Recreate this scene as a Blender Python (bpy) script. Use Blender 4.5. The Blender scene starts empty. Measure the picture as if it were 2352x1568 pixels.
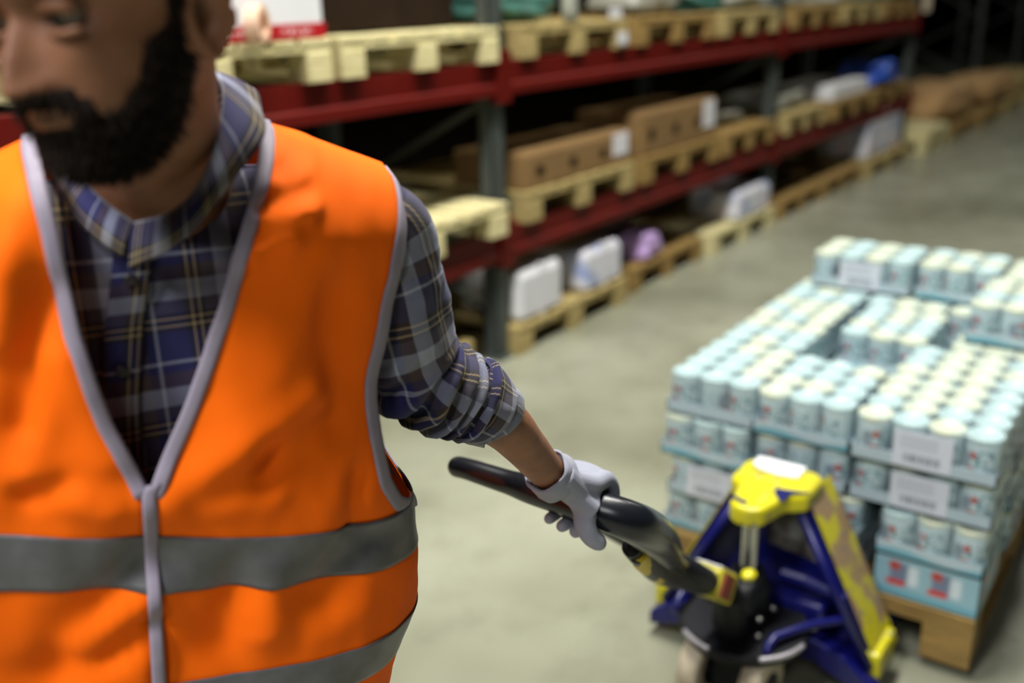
import bpy, bmesh, math, random
from mathutils import Vector, Matrix, noise
C = bpy.context.scene.collection
S = bpy.context.scene
PI = math.pi
random.seed(7)

# ------------------------------------------------------------------ camera, world, lights, exposure
CAMX = Vector((0.5735, 0.2814, 0.7694)); CAMX.normalize()          # aisle direction seen in camera axes (right, up, forward)
FPX, PX0, PY0, CAMH = 2287.0, 1176.0, 784.0, 1.65
def _v(x, y): return Vector((x - PX0, -(y - PY0), FPX)).normalized()
_X = _v(2878, -51); _Z = -_v(1330.0, 7361.8)
_Z = (_Z - _Z.dot(_X) * _X).normalized()
_Y = -_Z.cross(_X)
RW = Matrix((_X, _Y, _Z))                                           # camera axes -> world
def at(px, py, D):
    """world point on the sight line of a photo pixel at depth D metres"""
    return Vector((0, 0, CAMH)) + D * (RW @ Vector(((px - PX0) / FPX, -(py - PY0) / FPX, 1)))
cam_d = bpy.data.cameras.new('camera'); cam = bpy.data.objects.new('camera', cam_d); C.objects.link(cam)
right = RW @ Vector((1, 0, 0)); up = RW @ Vector((0, 1, 0)); back = -(RW @ Vector((0, 0, 1)))
m = Matrix((right, up, back)).transposed().to_4x4(); m.translation = (0, 0, CAMH)
cam.matrix_world = m
cam_d.sensor_width = 36; cam_d.lens = 35.0; cam_d.clip_start = .02; cam_d.clip_end = 100
cam_d.dof.use_dof = True; cam_d.dof.focus_distance = 1.24; cam_d.dof.aperture_fstop = 1.8
S.camera = cam
S.view_settings.view_transform = 'Standard'; S.view_settings.look = 'None'
S.view_settings.gamma = 1; S.view_settings.use_curve_mapping = False
S.view_settings.exposure = 0.4
w = bpy.data.worlds.new('world'); S.world = w; w.use_nodes = True
w.node_tree.nodes['Background'].inputs[0].default_value = (.75, .85, 1, 1)
w.node_tree.nodes['Background'].inputs[1].default_value = .012
def area(name, loc, sx, sy, power, col=(1, .97, .9), target=None, spread=180):
    l = bpy.data.lights.new(name, 'AREA'); l.shape = 'RECTANGLE'; l.size = sx; l.size_y = sy
    l.energy = power; l.color = col; l.spread = math.radians(spread)
    o = bpy.data.objects.new(name, l); C.objects.link(o); o.location = loc
    if target: o.rotation_euler = (Vector(target) - Vector(loc)).to_track_quat('-Z', 'Y').to_euler()
    return o
area('ceiling_or_fill_lamp', (-2.6, 1.1, 5.2), 2.6, .7, 300, (.98, .98, 1))
area('ceiling_or_fill_lamp', (-3.2, -.9, 4.7), 2.6, .7, 75, (.98, .98, 1))  # added fill for the vest front, no known fitting at this spot
area('ceiling_or_fill_lamp', (2.3, 1.3, 5.2), 2.4, .5, 270)
area('ceiling_or_fill_lamp', (4.8, .9, 5.6), 2.4, .5, 110)
area('ceiling_or_fill_lamp', (9.5, .9, 5.6), 2.4, .5, 70)
area('ceiling_or_fill_lamp', (16, .9, 5.6), 2.4, .5, 50)

# ------------------------------------------------------------------ material helpers
MATS = {}
def rgb(r, g, b):
    f = lambda c: (c / 255 / 12.92) if c / 255 <= .04045 else ((c / 255 + .055) / 1.055) ** 2.4
    return (f(r), f(g), f(b), 1)
class NT:
    def __init__(s, name):
        s.m = bpy.data.materials.new(name); s.m.use_nodes = True; s.t = s.m.node_tree
        s.b = s.t.nodes['Principled BSDF']
    def n(s, typ, **kw):
        nd = s.t.nodes.new(typ)
        for k, v in kw.items(): setattr(nd, k, v)
        return nd
    def l(s, a, b): s.t.links.new(a, b)
    def val(s, x, sock):
        if isinstance(x, (int, float)): sock.default_value = x
        elif isinstance(x, tuple): sock.default_value = x
        else: s.l(x, sock)
    def math(s, op, a, b=0, c=0):
        nd = s.n('ShaderNodeMath', operation=op)
        s.val(a, nd.inputs[0]); s.val(b, nd.inputs[1])
        if len(nd.inputs) > 2: s.val(c, nd.inputs[2])
        return nd.outputs[0]
    def mix(s, f, a, b):
        nd = s.n('ShaderNodeMix', data_type='RGBA')
        s.val(f, nd.inputs[0]); s.val(a, nd.inputs[6]); s.val(b, nd.inputs[7]); return nd.outputs[2]
    def uv(s):
        t = s.n('ShaderNodeTexCoord'); x = s.n('ShaderNodeSeparateXYZ'); s.l(t.outputs['UV'], x.inputs[0])
        return t.outputs['UV'], x.outputs[0], x.outputs[1]
    def obj(s):
        t = s.n('ShaderNodeTexCoord'); return t.outputs['Object']
    def noise(s, vec, scale, detail=3, rough=.5):
        nd = s.n('ShaderNodeTexNoise'); nd.inputs['Scale'].default_value = scale
        nd.inputs['Detail'].default_value = detail; nd.inputs['Roughness'].default_value = rough
        if vec is not None: s.l(vec, nd.inputs['Vector'])
        return nd.outputs[0]
    def ramp(s, f, stops, interp='LINEAR'):
        nd = s.n('ShaderNodeValToRGB'); cr = nd.color_ramp; cr.interpolation = interp
        while len(cr.elements) < len(stops): cr.elements.new(.5)
        for e, (p, c) in zip(cr.elements, stops):
            e.position = p; e.color = c if isinstance(c, tuple) else (c, c, c, 1)
        s.l(f, nd.inputs[0]); return nd.outputs[0]
    def band(s, x, a, b, soft=.01):
        """1 where a < x < b"""
        m1 = s.n('ShaderNodeMapRange'); m1.inputs[1].default_value = a - soft; m1.inputs[2].default_value = a + soft; s.val(x, m1.inputs[0])
        m2 = s.n('ShaderNodeMapRange'); m2.inputs[1].default_value = b - soft; m2.inputs[2].default_value = b + soft; s.val(x, m2.inputs[0])
        return s.math('MULTIPLY', m1.outputs[0], s.math('SUBTRACT', 1, m2.outputs[0]))
    def bump(s, h, strength=.3, dist=.01):
        nd = s.n('ShaderNodeBump'); nd.inputs['Strength'].default_value = strength; nd.inputs['Distance'].default_value = dist
        s.l(h, nd.inputs['Height']); s.l(nd.outputs[0], s.b.inputs['Normal'])
    def base(s, c): s.val(c, s.b.inputs['Base Color'])
    def set(s, **kw):
        for k, v in kw.items(): s.val(v, s.b.inputs[k.replace('_', ' ').title() if k != 'IOR' else k])
        return s
def simple(name, col, rough=.6, metal=0, var=.15, scale=8, bump=0, spec=.5):
    n = NT(name); f = n.noise(n.obj(), scale, 4)
    a = tuple(c * (1 - var) for c in col[:3]) + (1,); b = tuple(min(1, c * (1 + var)) for c in col[:3]) + (1,)
    n.base(n.ramp(f, [(.3, a), (.7, b)]))
    n.b.inputs['Roughness'].default_value = rough; n.b.inputs['Metallic'].default_value = metal
    n.b.inputs['Specular IOR Level'].default_value = spec
    if bump: n.bump(n.noise(n.obj(), scale * 6, 4), bump, .004)
    MATS[name] = n.m; return n.m

M = {}
# floor: worn power-floated concrete
n = NT('concrete'); o = n.obj()
f1 = n.noise(o, .9, 3); f2 = n.noise(o, 5, 5, .6)
c1 = n.ramp(f1, [(.3, rgb(116, 117, 98)), (.7, rgb(158, 160, 141))])
c2 = n.mix(n.math('MULTIPLY', n.ramp(f2, [(.5, 0.), (.75, 1.)]), .35), c1, rgb(96, 97, 80))
n.base(c2); n.l(n.ramp(n.noise(o, 3, 4), [(.3, .22), (.7, .42)]), n.b.inputs['Roughness']); n.bump(f2, .04, .002); M['floor'] = n.m
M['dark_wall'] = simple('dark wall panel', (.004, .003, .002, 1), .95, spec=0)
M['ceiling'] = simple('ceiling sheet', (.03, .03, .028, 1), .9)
def wood(name, a, b):
    n = NT(name); t = n.n('ShaderNodeTexCoord'); mp = n.n('ShaderNodeMapping'); mp.inputs['Scale'].default_value = (3, 14, 14)
    n.l(t.outputs['Object'], mp.inputs[0]); f = n.noise(mp.outputs[0], 3, 5, .6)
    n.base(n.ramp(f, [(.3, a), (.7, b)])); n.b.inputs['Roughness'].default_value = .75; n.bump(f, .2, .002); return n.m
M['wood'] = wood('pallet pine', rgb(138, 120, 72), rgb(176, 158, 104))
M['wood_pale'] = wood('fresh pale pine', rgb(184, 174, 122), rgb(218, 208, 160))
M['wood_tan'] = wood('aged tan pine', rgb(116, 92, 46), rgb(156, 126, 68))
M['kraft'] = simple('kraft cardboard', rgb(122, 94, 54), .8, var=.1, scale=4)
M['kraft_light'] = simple('pale tan cardboard', rgb(176, 140, 92), .8, var=.12, scale=3)  # paler tan than the plain kraft, for the far heaps
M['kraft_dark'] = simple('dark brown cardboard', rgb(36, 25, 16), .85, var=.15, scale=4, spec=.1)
M['post'] = simple('galvanised steel', rgb(74, 80, 77), .5, .3, .12, 12)
M['red_beam'] = simple('dark red enamel', rgb(86, 11, 5), .5, 0, .08, 6, spec=.2)
M['white_box'] = simple('white carton', rgb(212, 214, 216), .6, var=.03)
M['paper'] = simple('white paper', rgb(204, 205, 210), .7, var=.02)
M['black'] = simple('black rubber plastic', (.006, .0065, .009, 1), .5, var=.2, scale=20, spec=.25)
M['grip'] = simple('dark grey moulded grip', rgb(22, 25, 31), .27, var=.06, scale=20)
M['rear_beam'] = simple('shade-darkened beam', rgb(30, 26, 24), .6, .2, .1, 8, spec=.2)  # rear beams: shade of the rack interior put into the colour
M['blue'] = simple('deep blue enamel', rgb(12, 15, 86), .33, var=.12, scale=14)
M['chrome'] = simple('polished steel', rgb(170, 170, 165), .22, .9, .05)
M['worn_steel'] = simple('scuffed steel', rgb(175, 172, 178), .35, .6, .15, 20)
M['cream_wheel'] = simple('cream wheel tread', rgb(196, 184, 160), .55, var=.25, scale=30)
M['mauve'] = simple('dusky mauve wrap', rgb(98, 78, 88), .6, var=.2, scale=5)
M['lilac'] = simple('lilac plastic', rgb(190, 160, 215), .5, var=.1, scale=20)
M['blue_bag'] = simple('blue film', rgb(50, 90, 190), .3, var=.35, scale=12)
M['teal'] = simple('teal film', rgb(60, 105, 95), .4, var=.4, scale=14)
M['grey_wrap'] = simple('pale grey wrap', rgb(150, 152, 140), .4, var=.15, scale=12)
M['tape_beige'] = simple('beige tape', rgb(215, 178, 150), .5, var=.03)
M['lamp_white'] = simple('lamp housing', rgb(230, 215, 190), .5, var=.02)
# white parcel with pink and blue print
n = NT('printed white parcel'); o = n.obj(); f = n.noise(o, 6, 2)
n.base(n.ramp(f, [(.36, rgb(150, 165, 205)), (.45, rgb(206, 208, 218)), (.6, rgb(212, 212, 220)), (.68, rgb(224, 168, 160))])); n.b.inputs['Roughness'].default_value = .45; M['parcel'] = n.m
# red label band with pale print
n = NT('red band with pale print'); uv, u, v = n.uv()
k = n.math('MULTIPLY', n.band(n.math('FRACT', n.math('MULTIPLY', u, 3)), .3, .75, .05), n.band(v, .3, .7, .05))
k = n.math('MULTIPLY', k, n.ramp(n.noise(n.obj(), 60, 2), [(.4, 0.), (.6, 1.)]))
n.base(n.mix(k, rgb(170, 16, 26), rgb(225, 190, 190))); M['red_band'] = n.m
# label sheet with text lines and bar code
n = NT('barcode label'); uv, u, v = n.uv()
bar = n.math('GREATER_THAN', n.noise(uv, 1, 0), 0)
bx = n.n('ShaderNodeTexNoise'); bx.noise_dimensions = '1D'; bx.inputs['Scale'].default_value = 60; bx.inputs['Detail'].default_value = 0; n.l(u, bx.inputs['W'])
bars = n.math('MULTIPLY', n.math('GREATER_THAN', bx.outputs[0], .48), n.math('MULTIPLY', n.band(u, .18, .8, .005), n.band(v, .14, .38, .01)))
ln = n.math('MULTIPLY', n.math('GREATER_THAN', n.math('FRACT', n.math('MULTIPLY', v, 16)), .55), n.math('MULTIPLY', n.band(v, .5, .88, .005), n.band(u, .1, .75, .01)))
ln = n.math('MULTIPLY', ln, .35)
n.base(n.mix(n.math('MAXIMUM', n.math('MULTIPLY', bars, .8), ln), rgb(198, 204, 214), rgb(60, 68, 84))); n.b.inputs['Roughness'].default_value = .5; M['label'] = n.m
# can print: teal lettering, red and slate shapes on pale blue
n = NT('can wrap print'); uv, u, v = n.uv()
def blob(cu, cv, ru, rv, soft=.25):
    a = n.math('POWER', n.math('DIVIDE', n.math('SUBTRACT', u, cu), ru), 2); b = n.math('POWER', n.math('DIVIDE', n.math('SUBTRACT', v, cv), rv), 2)
    mr = n.n('ShaderNodeMapRange'); mr.inputs[1].default_value = 1 + soft; mr.inputs[2].default_value = 1 - soft; n.l(n.math('ADD', a, b), mr.inputs[0]); return mr.outputs[0]
mpn = n.n('ShaderNodeMapping'); mpn.inputs['Scale'].default_value = (17, 7, 1); n.l(uv, mpn.inputs[0])
txt = n.math('MULTIPLY', n.math('GREATER_THAN', n.noise(mpn.outputs[0], 1, 1), .53), n.math('MULTIPLY', n.band(v, .30, .80, .02), n.math('MAXIMUM', n.band(u, .15, .36, .01), n.band(u, .65, .86, .01))))
c = n.mix(n.math('MULTIPLY', txt, .85), rgb(184, 204, 210), rgb(40, 112, 124))
for cu in (.08, .58):
    c = n.mix(n.math('MULTIPLY', blob(cu, .52, .055, .22), .8), c, rgb(86, 100, 122))
    c = n.mix(blob(cu + .06, .30, .05, .09), c, rgb(176, 46, 32))
    c = n.mix(blob(cu + .08, .66, .035, .1), c, rgb(170, 50, 38))
ln = n.math('MULTIPLY', n.math('GREATER_THAN', n.math('FRACT', n.math('MULTIPLY', v, 14)), .5), n.math('MULTIPLY', n.band(u, .4, .52, .01), n.band(v, .25, .8, .02)))
c = n.mix(n.math('MULTIPLY', ln, .5), c, rgb(90, 130, 140))
n.base(c); n.b.inputs['Roughness'].default_value = .35; M['can'] = n.m
n = NT('shrink film'); n.base(rgb(196, 222, 228)); n.b.inputs['Roughness'].default_value = .22
n.l(n.ramp(n.noise(n.obj(), 22, 3), [(.35, .05), (.7, .30)]), n.b.inputs['Alpha']); n.bump(n.noise(n.obj(), 30, 3), .5, .006); M['film'] = n.m
M['lid'] = simple('cream plastic lid', rgb(192, 198, 174), .4, var=.05, scale=2)
M['lid_blue'] = simple('pale blue plastic lid', rgb(166, 190, 190), .4, var=.05, scale=2)
M['tray_plain'] = simple('pale blue grey tray card', rgb(164, 182, 190), .6, var=.03)
n = NT('tray card with aqua wave print'); uv, u, v = n.uv()
wv = n.math('ADD', n.math('MULTIPLY', n.math('SINE', n.math('MULTIPLY', u, 7)), .22), .42)
k = n.math('LESS_THAN', v, wv); n.base(n.mix(n.math('MULTIPLY', k, .85), rgb(168, 186, 194), rgb(92, 158, 174))); n.b.inputs['Roughness'].default_value = .55; M['tray_print'] = n.m
# closed printed carton: pale aqua with red and slate can pictures
n = NT('carton with can pictures'); uv, u, v = n.uv(); c = rgb(140, 178, 190)
wv = n.band(v, .0, .2, .06); c = n.mix(wv, c, rgb(104, 164, 182))
for cu in (.22, .62):
    a = lambda q, w, h, vv, col: None
    def rect(cx, cy, w_, h_): return n.math('MULTIPLY', n.band(u, cx - w_, cx + w_, .02), n.band(v, cy - h_, cy + h_, .03))
    c = n.mix(rect(cu + .03, .6, .09, .27), c, rgb(108, 122, 146)); c = n.mix(rect(cu + .16, .6, .05, .24), c, rgb(200, 214, 220))
    c = n.mix(rect(cu - .02, .78, .05, .1), c, rgb(176, 62, 46)); c = n.mix(rect(cu, .36, .09, .07), c, rgb(196, 52, 36))
n.base(c); M['tray_picture'] = n.m
# hazard tape, scuffed
def hazard(name, ya, tan, k=1.0):
    n = NT(name); o = n.obj(); f = n.noise(o, 9, 3); s = n.noise(o, 38, 3)
    c = n.mix(n.ramp(f, [(.47, 0.), (.53, 1.)]), ya, tan); c = n.mix(n.ramp(s, [(.62, 0.), (.7, .8 * k)]), c, rgb(40, 46, 120))
    n.base(c); n.b.inputs['Roughness'].default_value = .4; return n.m
M['yellow'] = hazard('bright yellow enamel', rgb(196, 188, 6), rgb(178, 170, 24))
M['yellow_worn'] = hazard('worn yellow edge tape', rgb(172, 164, 18), rgb(138, 114, 80), .6)
n = NT('yellow black stripe sticker'); o = n.obj(); mp = n.n('ShaderNodeSeparateXYZ'); n.l(o, mp.inputs[0])
k = n.math('GREATER_THAN', n.math('FRACT', n.math('MULTIPLY', n.math('ADD', mp.outputs[0], n.math('MULTIPLY', mp.outputs[2], .8)), 16)), .55)
n.base(n.mix(k, rgb(24, 26, 28), rgb(190, 165, 20))); M['stripe'] = n.m
n = NT('worn grey sticker'); f = n.noise(n.obj(), 16, 4)
n.base(n.ramp(f, [(.35, rgb(60, 56, 60)), (.5, rgb(120, 114, 104)), (.68, rgb(176, 180, 182))])); M['old_sticker'] = n.m
M['orange_label'] = simple('red brown sticker', rgb(150, 62, 34), .5, var=.25, scale=30)
# clothing
n = NT('fluorescent orange vest'); n.base((1.0, .15, .002, 1)); n.b.inputs['Roughness'].default_value = .75
n.b.inputs['Specular IOR Level'].default_value = .12
n.bump(n.noise(n.obj(), 900, 2), .05, .0006); M['orange'] = n.m
M['binding'] = simple('mauve grey binding tape', rgb(140, 132, 146), .7, var=.06, scale=60)
n = NT('silver reflective tape'); f = n.noise(n.obj(), 25, 3); n.base(n.ramp(f, [(.3, rgb(84, 84, 84)), (.7, rgb(104, 104, 108))]))
n.b.inputs['Roughness'].default_value = .42; n.b.inputs['Metallic'].default_value = .25; n.bump(n.noise(n.obj(), 14, 3), .5, .006); M['reflective'] = n.m
def plaid(name):
    n = NT(name); uv, u, v = n.uv()
    navy = rgb(24, 25, 78); lt = rgb(152, 156, 172); grey = rgb(66, 61, 72); tan = rgb(168, 148, 108); brn = rgb(64, 48, 44); blk = rgb(12, 12, 24)
    def stripes(x):
        f = n.math('FRACT', n.math('MULTIPLY', x, 1 / .104))
        return n.ramp(f, [(0, navy), (.22, blk), (.27, tan), (.29, blk), (.34, tan), (.36, blk), (.40, grey), (.52, lt), (.66, lt), (.70, brn), (.80, brn), (.84, navy), (.92, lt), (.95, navy)], 'CONSTANT')
    a = stripes(u); b = stripes(n.math('ADD', v, .02))
    tw = n.math('FRACT', n.math('MULTIPLY', n.math('ADD', u, v), 1 / .0024))
    k = n.ramp(tw, [(.3, .15), (.5, .85), (.8, .85), (1, .15)])
    n.base(n.mix(k, a, b)); n.b.inputs['Roughness'].default_value = .85; n.b.inputs['Sheen Weight'].default_value = .1
    n.bump(n.math('ADD', tw, n.math('MULTIPLY', n.noise(uv, 300, 2), .6)), .25, .0006); return n.m
M['plaid'] = plaid('navy and grey plaid flannel')
n = NT('skin'); f = n.noise(n.obj(), 30, 4); n.base(n.ramp(f, [(.3, rgb(120, 78, 52)), (.7, rgb(146, 98, 68))]))
n.b.inputs['Roughness'].default_value = .6; n.b.inputs['Subsurface Weight'].default_value = .08; n.b.inputs['Subsurface Radius'].default_value = (.01, .004, .002)
n.bump(n.noise(n.obj(), 250, 3), .15, .001); M['skin'] = n.m
M['hair'] = simple('dark brown hair', (.012, .007, .004, 1), .75, var=.5, scale=160, bump=.6, spec=.15)
n = NT('white knit glove'); f = n.noise(n.obj(), 400, 2); n.base(rgb(152, 155, 170)); n.b.inputs['Roughness'].default_value = .8; n.bump(f, .25, .0008); M['glove'] = n.m
M['denim'] = simple('dark blue denim', rgb(40, 46, 66), .85, var=.2, scale=40)
M['boot'] = simple('black leather', (.02, .018, .016, 1), .45)
M['eye_white'] = simple('eye', rgb(128, 118, 110), .3, var=.02)
M['iris'] = simple('iris', rgb(24, 28, 30), .15, var=.1, scale=400)
M['button'] = simple('dark button', rgb(40, 34, 38), .4)

# ------------------------------------------------------------------ mesh helpers
class MB:
    def __init__(s): s.v = []; s.f = []; s.uv = []
    def add(s, vs, fs, uvs=None):
        o = len(s.v); s.v += [Vector(p) for p in vs]; s.f += [tuple(i + o for i in f) for f in fs]
        for i, f in enumerate(fs): s.uv.append(uvs[i] if uvs else [(0, 0)] * len(f))
        return s
    def box(s, x0, x1, y0, y1, z0, z1, mat=None):
        vs = [Vector(p) for p in [(x0, y0, z0), (x1, y0, z0), (x1, y1, z0), (x0, y1, z0), (x0, y0, z1), (x1, y0, z1), (x1, y1, z1), (x0, y1, z1)]]
        if mat: vs = [mat @ p for p in vs]
        q = [(0, 0), (1, 0), (1, 1), (0, 1)]
        # faces ordered so uv u runs across, v runs up
        return s.add(vs, [(3, 0, 4, 7), (1, 2, 6, 5), (0, 1, 5, 4), (2, 3, 7, 6), (4, 5, 6, 7), (3, 2, 1, 0)], [q] * 6)
    def prism(s, pts, a, b, axis='y'):
        """extrude polygon pts (2-tuples) between a and b along axis"""
        k = len(pts)
        def P(p, t): return {'x': (t, p[0], p[1]), 'y': (p[0], t, p[1]), 'z': (p[0], p[1], t)}[axis]
        vs = [P(p, a) for p in pts] + [P(p, b) for p in pts]
        return s.add(vs, [tuple(range(k))[::-1], tuple(range(k, 2 * k))] + [(i, (i + 1) % k, k + (i + 1) % k, k + i) for i in range(k)])
    def tube(s, pts, rad, seg=16, cap=True, flat=1.0, upv=None, uvscale=None, disp=None):
        pts = [Vector(p) for p in pts]; nP = len(pts); rad = rad if isinstance(rad, (list, tuple)) else [rad] * nP
        T = [(pts[min(i + 1, nP - 1)] - pts[max(i - 1, 0)]).normalized() for i in range(nP)]
        ref = Vector(upv) if upv else (Vector((0, 0, 1)) if abs(T[0].z) < .9 else Vector((1, 0, 0)))
        N = (ref - ref.dot(T[0]) * T[0]).normalized(); vs = []; L = 0; Ls = []
        for i in range(nP):
            N = (N - N.dot(T[i]) * T[i]).normalized(); B = T[i].cross(N)
            if i: L += (pts[i] - pts[i - 1]).length
            Ls.append(L)
            for j in range(seg):
                a = 2 * PI * j / seg; r = rad[i]
                d = disp(i / (nP - 1), a) if disp else 0
                vs.append(pts[i] + (r + d) * (math.cos(a) * N + flat * math.sin(a) * B))
        fs = []; us = []; sc = uvscale or 1
        for i in range(nP - 1):
            for j in range(seg):
                k = (j + 1) % seg; fs.append((i * seg + j, i * seg + k, (i + 1) * seg + k, (i + 1) * seg + j))
                c = 2 * PI * sc; us.append([(j / seg * c, Ls[i]), ((j + 1) / seg * c, Ls[i]), ((j + 1) / seg * c, Ls[i + 1]), (j / seg * c, Ls[i + 1])])
        if cap:
            fs.append(tuple(range(seg))[::-1]); us.append([(0, 0)] * seg)
            fs.append(tuple((nP - 1) * seg + j for j in range(seg))); us.append([(0, 0)] * seg)
        return s.add(vs, fs, us)
    def ball(s, c, r, seg=16, rings=10):
        c = Vector(c); r = Vector(r) if not isinstance(r, (int, float)) else Vector((r, r, r)); vs = []
        for i in range(1, rings):
            p = PI * i / rings
            for j in range(seg):
                a = 2 * PI * j / seg; vs.append(c + Vector((r.x * math.sin(p) * math.cos(a), r.y * math.sin(p) * math.sin(a), r.z * math.cos(p))))
        fs = [(i * seg + j, (i + 1) * seg + j, (i + 1) * seg + (j + 1) % seg, i * seg + (j + 1) % seg) for i in range(rings - 2) for j in range(seg)]
        t = len(vs); vs += [c + Vector((0, 0, r.z)), c - Vector((0, 0, r.z))]
        fs += [(t, j, (j + 1) % seg) for j in range(seg)] + [(t + 1, (rings - 2) * seg + (j + 1) % seg, (rings - 2) * seg + j) for j in range(seg)]
        return s.add(vs, fs)
    def lathe(s, prof, seg=24, mat=None):
        """prof: list of (r, z)"""
        vs = []; fs = []; us = []
        H0 = min(p[1] for p in prof); H1 = max(p[1] for p in prof)
        for r, z in prof:
            for j in range(seg):
                a = 2 * PI * j / seg; p = Vector((r * math.cos(a), r * math.sin(a), z)); vs.append(mat @ p if mat else p)
        for i in range(len(prof) - 1):
            for j in range(seg):
                k = (j + 1) % seg; fs.append((i * seg + j, i * seg + k, (i + 1) * seg + k, (i + 1) * seg + j))
                v0 = (prof[i][1] - H0) / (H1 - H0 + 1e-9); v1 = (prof[i + 1][1] - H0) / (H1 - H0 + 1e-9)
                us.append([(j / seg, v0), ((j + 1) / seg, v0), ((j + 1) / seg, v1), (j / seg, v1)])
        return s.add(vs, fs, us)
    def grid(s, P, closed=False, uvs=None):
        R = len(P); K = len(P[0]); vs = [p for row in P for p in row]; fs = []; us = []
        for i in range(R - 1):
            for j in range(K if closed else K - 1):
                k = (j + 1) % K; fs.append((i * K + j, i * K + k, (i + 1) * K + k, (i + 1) * K + j))
                if uvs: us.append([uvs[i][j], uvs[i][k], uvs[i + 1][k], uvs[i + 1][j]])
        return s.add(vs, fs, us if uvs else None)
    def build(s, name, mat, parent=None, smooth=False, bevel=0, solid=0, sub=0):
        me = bpy.data.meshes.new(name); me.from_pydata([tuple(p) for p in s.v], [], s.f)
        ul = me.uv_layers.new(name='UVMap'); k = 0
        for pi, p in enumerate(me.polygons):
            for li, q in zip(p.loop_indices, s.uv[pi]): ul.data[li].uv = q
        me.materials.append(mat)
        bm = bmesh.new(); bm.from_mesh(me); bmesh.ops.recalc_face_normals(bm, faces=bm.faces) if not solid else None; bm.to_mesh(me); bm.free()
        if smooth:
            for p in me.polygons: p.use_smooth = True
        o = bpy.data.objects.new(name, me); C.objects.link(o)
        if parent: o.parent = parent
        if bevel:
            md = o.modifiers.new('bevel', 'BEVEL'); md.width = bevel; md.segments = 2; md.limit_method = 'ANGLE'
        if solid:
            md = o.modifiers.new('solid', 'SOLIDIFY'); md.thickness = solid; md.offset = 0
        if sub:
            md = o.modifiers.new('sub', 'SUBSURF'); md.levels = sub; md.render_levels = sub
        return o
def thing(name, label, cat, loc=(0, 0, 0), rz=0, group=None):
    o = bpy.data.objects.new(name, None); C.objects.link(o); o.empty_display_size = .1
    o.location = loc; o.rotation_euler = (0, 0, rz); tag(o, label, cat, group); return o
def tag(o, label=None, cat=None, group=None, kind=None):
    if label: o['label'] = label
    if cat: o['category'] = cat
    if group: o['group'] = group
    if kind: o['kind'] = kind
    return o
def dup(root, loc, rz=None, label=None, group=None):
    r = root.copy(); C.objects.link(r); r.location = loc
    if rz is not None: r.rotation_euler = (0, 0, rz)
    if label: r['label'] = label
    if group: r['group'] = group
    def rec(src, dst):
        for ch in KIDS.get(src.name, []):
            c = ch.copy(); C.objects.link(c); c.parent = dst
            KIDS.setdefault(dst.name, []).append(c); rec(ch, c)
    rec(root, r); return r
KIDS = {}
def reg(root):
    for o in list(bpy.data.objects):
        if o.parent: KIDS.setdefault(o.parent.name, [])
    for o in list(bpy.data.objects):
        if o.parent == root or (o.parent and o.parent.parent == root):
            if o not in KIDS[o.parent.name]: KIDS[o.parent.name].append(o)

# ------------------------------------------------------------------ the setting
RY = 2.65                                                            # front plane of the racking
tag(MB().box(-6, 40, -4.5, 9, -.1, 0).build('floor', M['floor']), kind='structure')
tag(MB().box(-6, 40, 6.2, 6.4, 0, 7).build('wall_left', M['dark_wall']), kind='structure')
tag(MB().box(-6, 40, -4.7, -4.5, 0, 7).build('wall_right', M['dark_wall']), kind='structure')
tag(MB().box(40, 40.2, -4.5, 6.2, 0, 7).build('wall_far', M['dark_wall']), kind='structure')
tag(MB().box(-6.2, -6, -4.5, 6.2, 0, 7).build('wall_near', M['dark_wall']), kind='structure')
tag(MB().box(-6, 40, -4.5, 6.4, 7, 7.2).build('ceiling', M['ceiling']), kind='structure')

# ------------------------------------------------------------------ pallet racking
def rack(label, posts, beams, xends, zmax=4.2, ry=RY):
    r = thing('pallet_rack', label, 'rack', (posts[0], ry, 0))
    X0 = posts[0]
    for x in posts:
        for y in (0, 1.02):
            b = MB()
            # open C section with folded lips, facing the aisle
            for (xa, xb, ya, yb) in ((-.05, .05, y + .0, y + .012), (-.05, -.04, y, y + .075), (.04, .05, y, y + .075), (-.05, -.03, y + .065, y + .075), (.03, .05, y + .065, y + .075), (-.012, .012, y - .006, y + .004)):
                b.box(x - X0 + xa, x - X0 + xb, ya, yb, 0, zmax)
            p = b.build('upright', M['post'], r, bevel=.003)
            MB().box(x - X0 - .075, x - X0 + .075, y - .03, y + .1, 0, .012).build('foot_plate', M['post'], p)
        b = MB(); z = .2; k = 0
        while z < zmax - .5:
            a, c = ((.08, 1.02) if k % 2 == 0 else (1.02, .08))
            b.tube([(x - X0, a, z), (x - X0, c, z + .5)], .016, 6); z += .5; k += 1
        b.build('brace', M['post'], r)
    for zb in beams:
        for i in range(len(posts) - 1):
            for y in (0, 1):
                xa = posts[i] - X0 + .05; xb = posts[i + 1] - X0 - .05
                yy = -.025 if y == 0 else 1.06
                b = MB()
                # stepped box beam with a projecting lower lip
                b.prism([(yy, zb + .004), (yy - .014, zb), (yy - .014, zb + .045), (yy, zb + .052), (yy, zb + .145), (yy + .05, zb + .145), (yy + .05, zb)], xa, xb, 'x')
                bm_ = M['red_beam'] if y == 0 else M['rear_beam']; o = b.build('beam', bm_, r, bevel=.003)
                for xx in (xa, xb):
                    s = -1 if xx == xa else 1
                    MB().box(xx - (.055 if s < 0 else -.0), xx + (.0 if s < 0 else .055), yy - .02, yy + .03, zb - .035, zb + .19).build('beam_connector', bm_, o, bevel=.003)
    return r
rack('tall red-beamed pallet rack with grey steel uprights along the left of the aisle', [.05, 3.66, 7.05, 10.72], [.49, 1.235, 2.9], None)
def far_rack():
    return rack('bare grey steel rack uprights beyond the dark cross aisle at the end', [17.7, 21.3], [2.9], None, ry=3.35)
far_rack()

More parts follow.
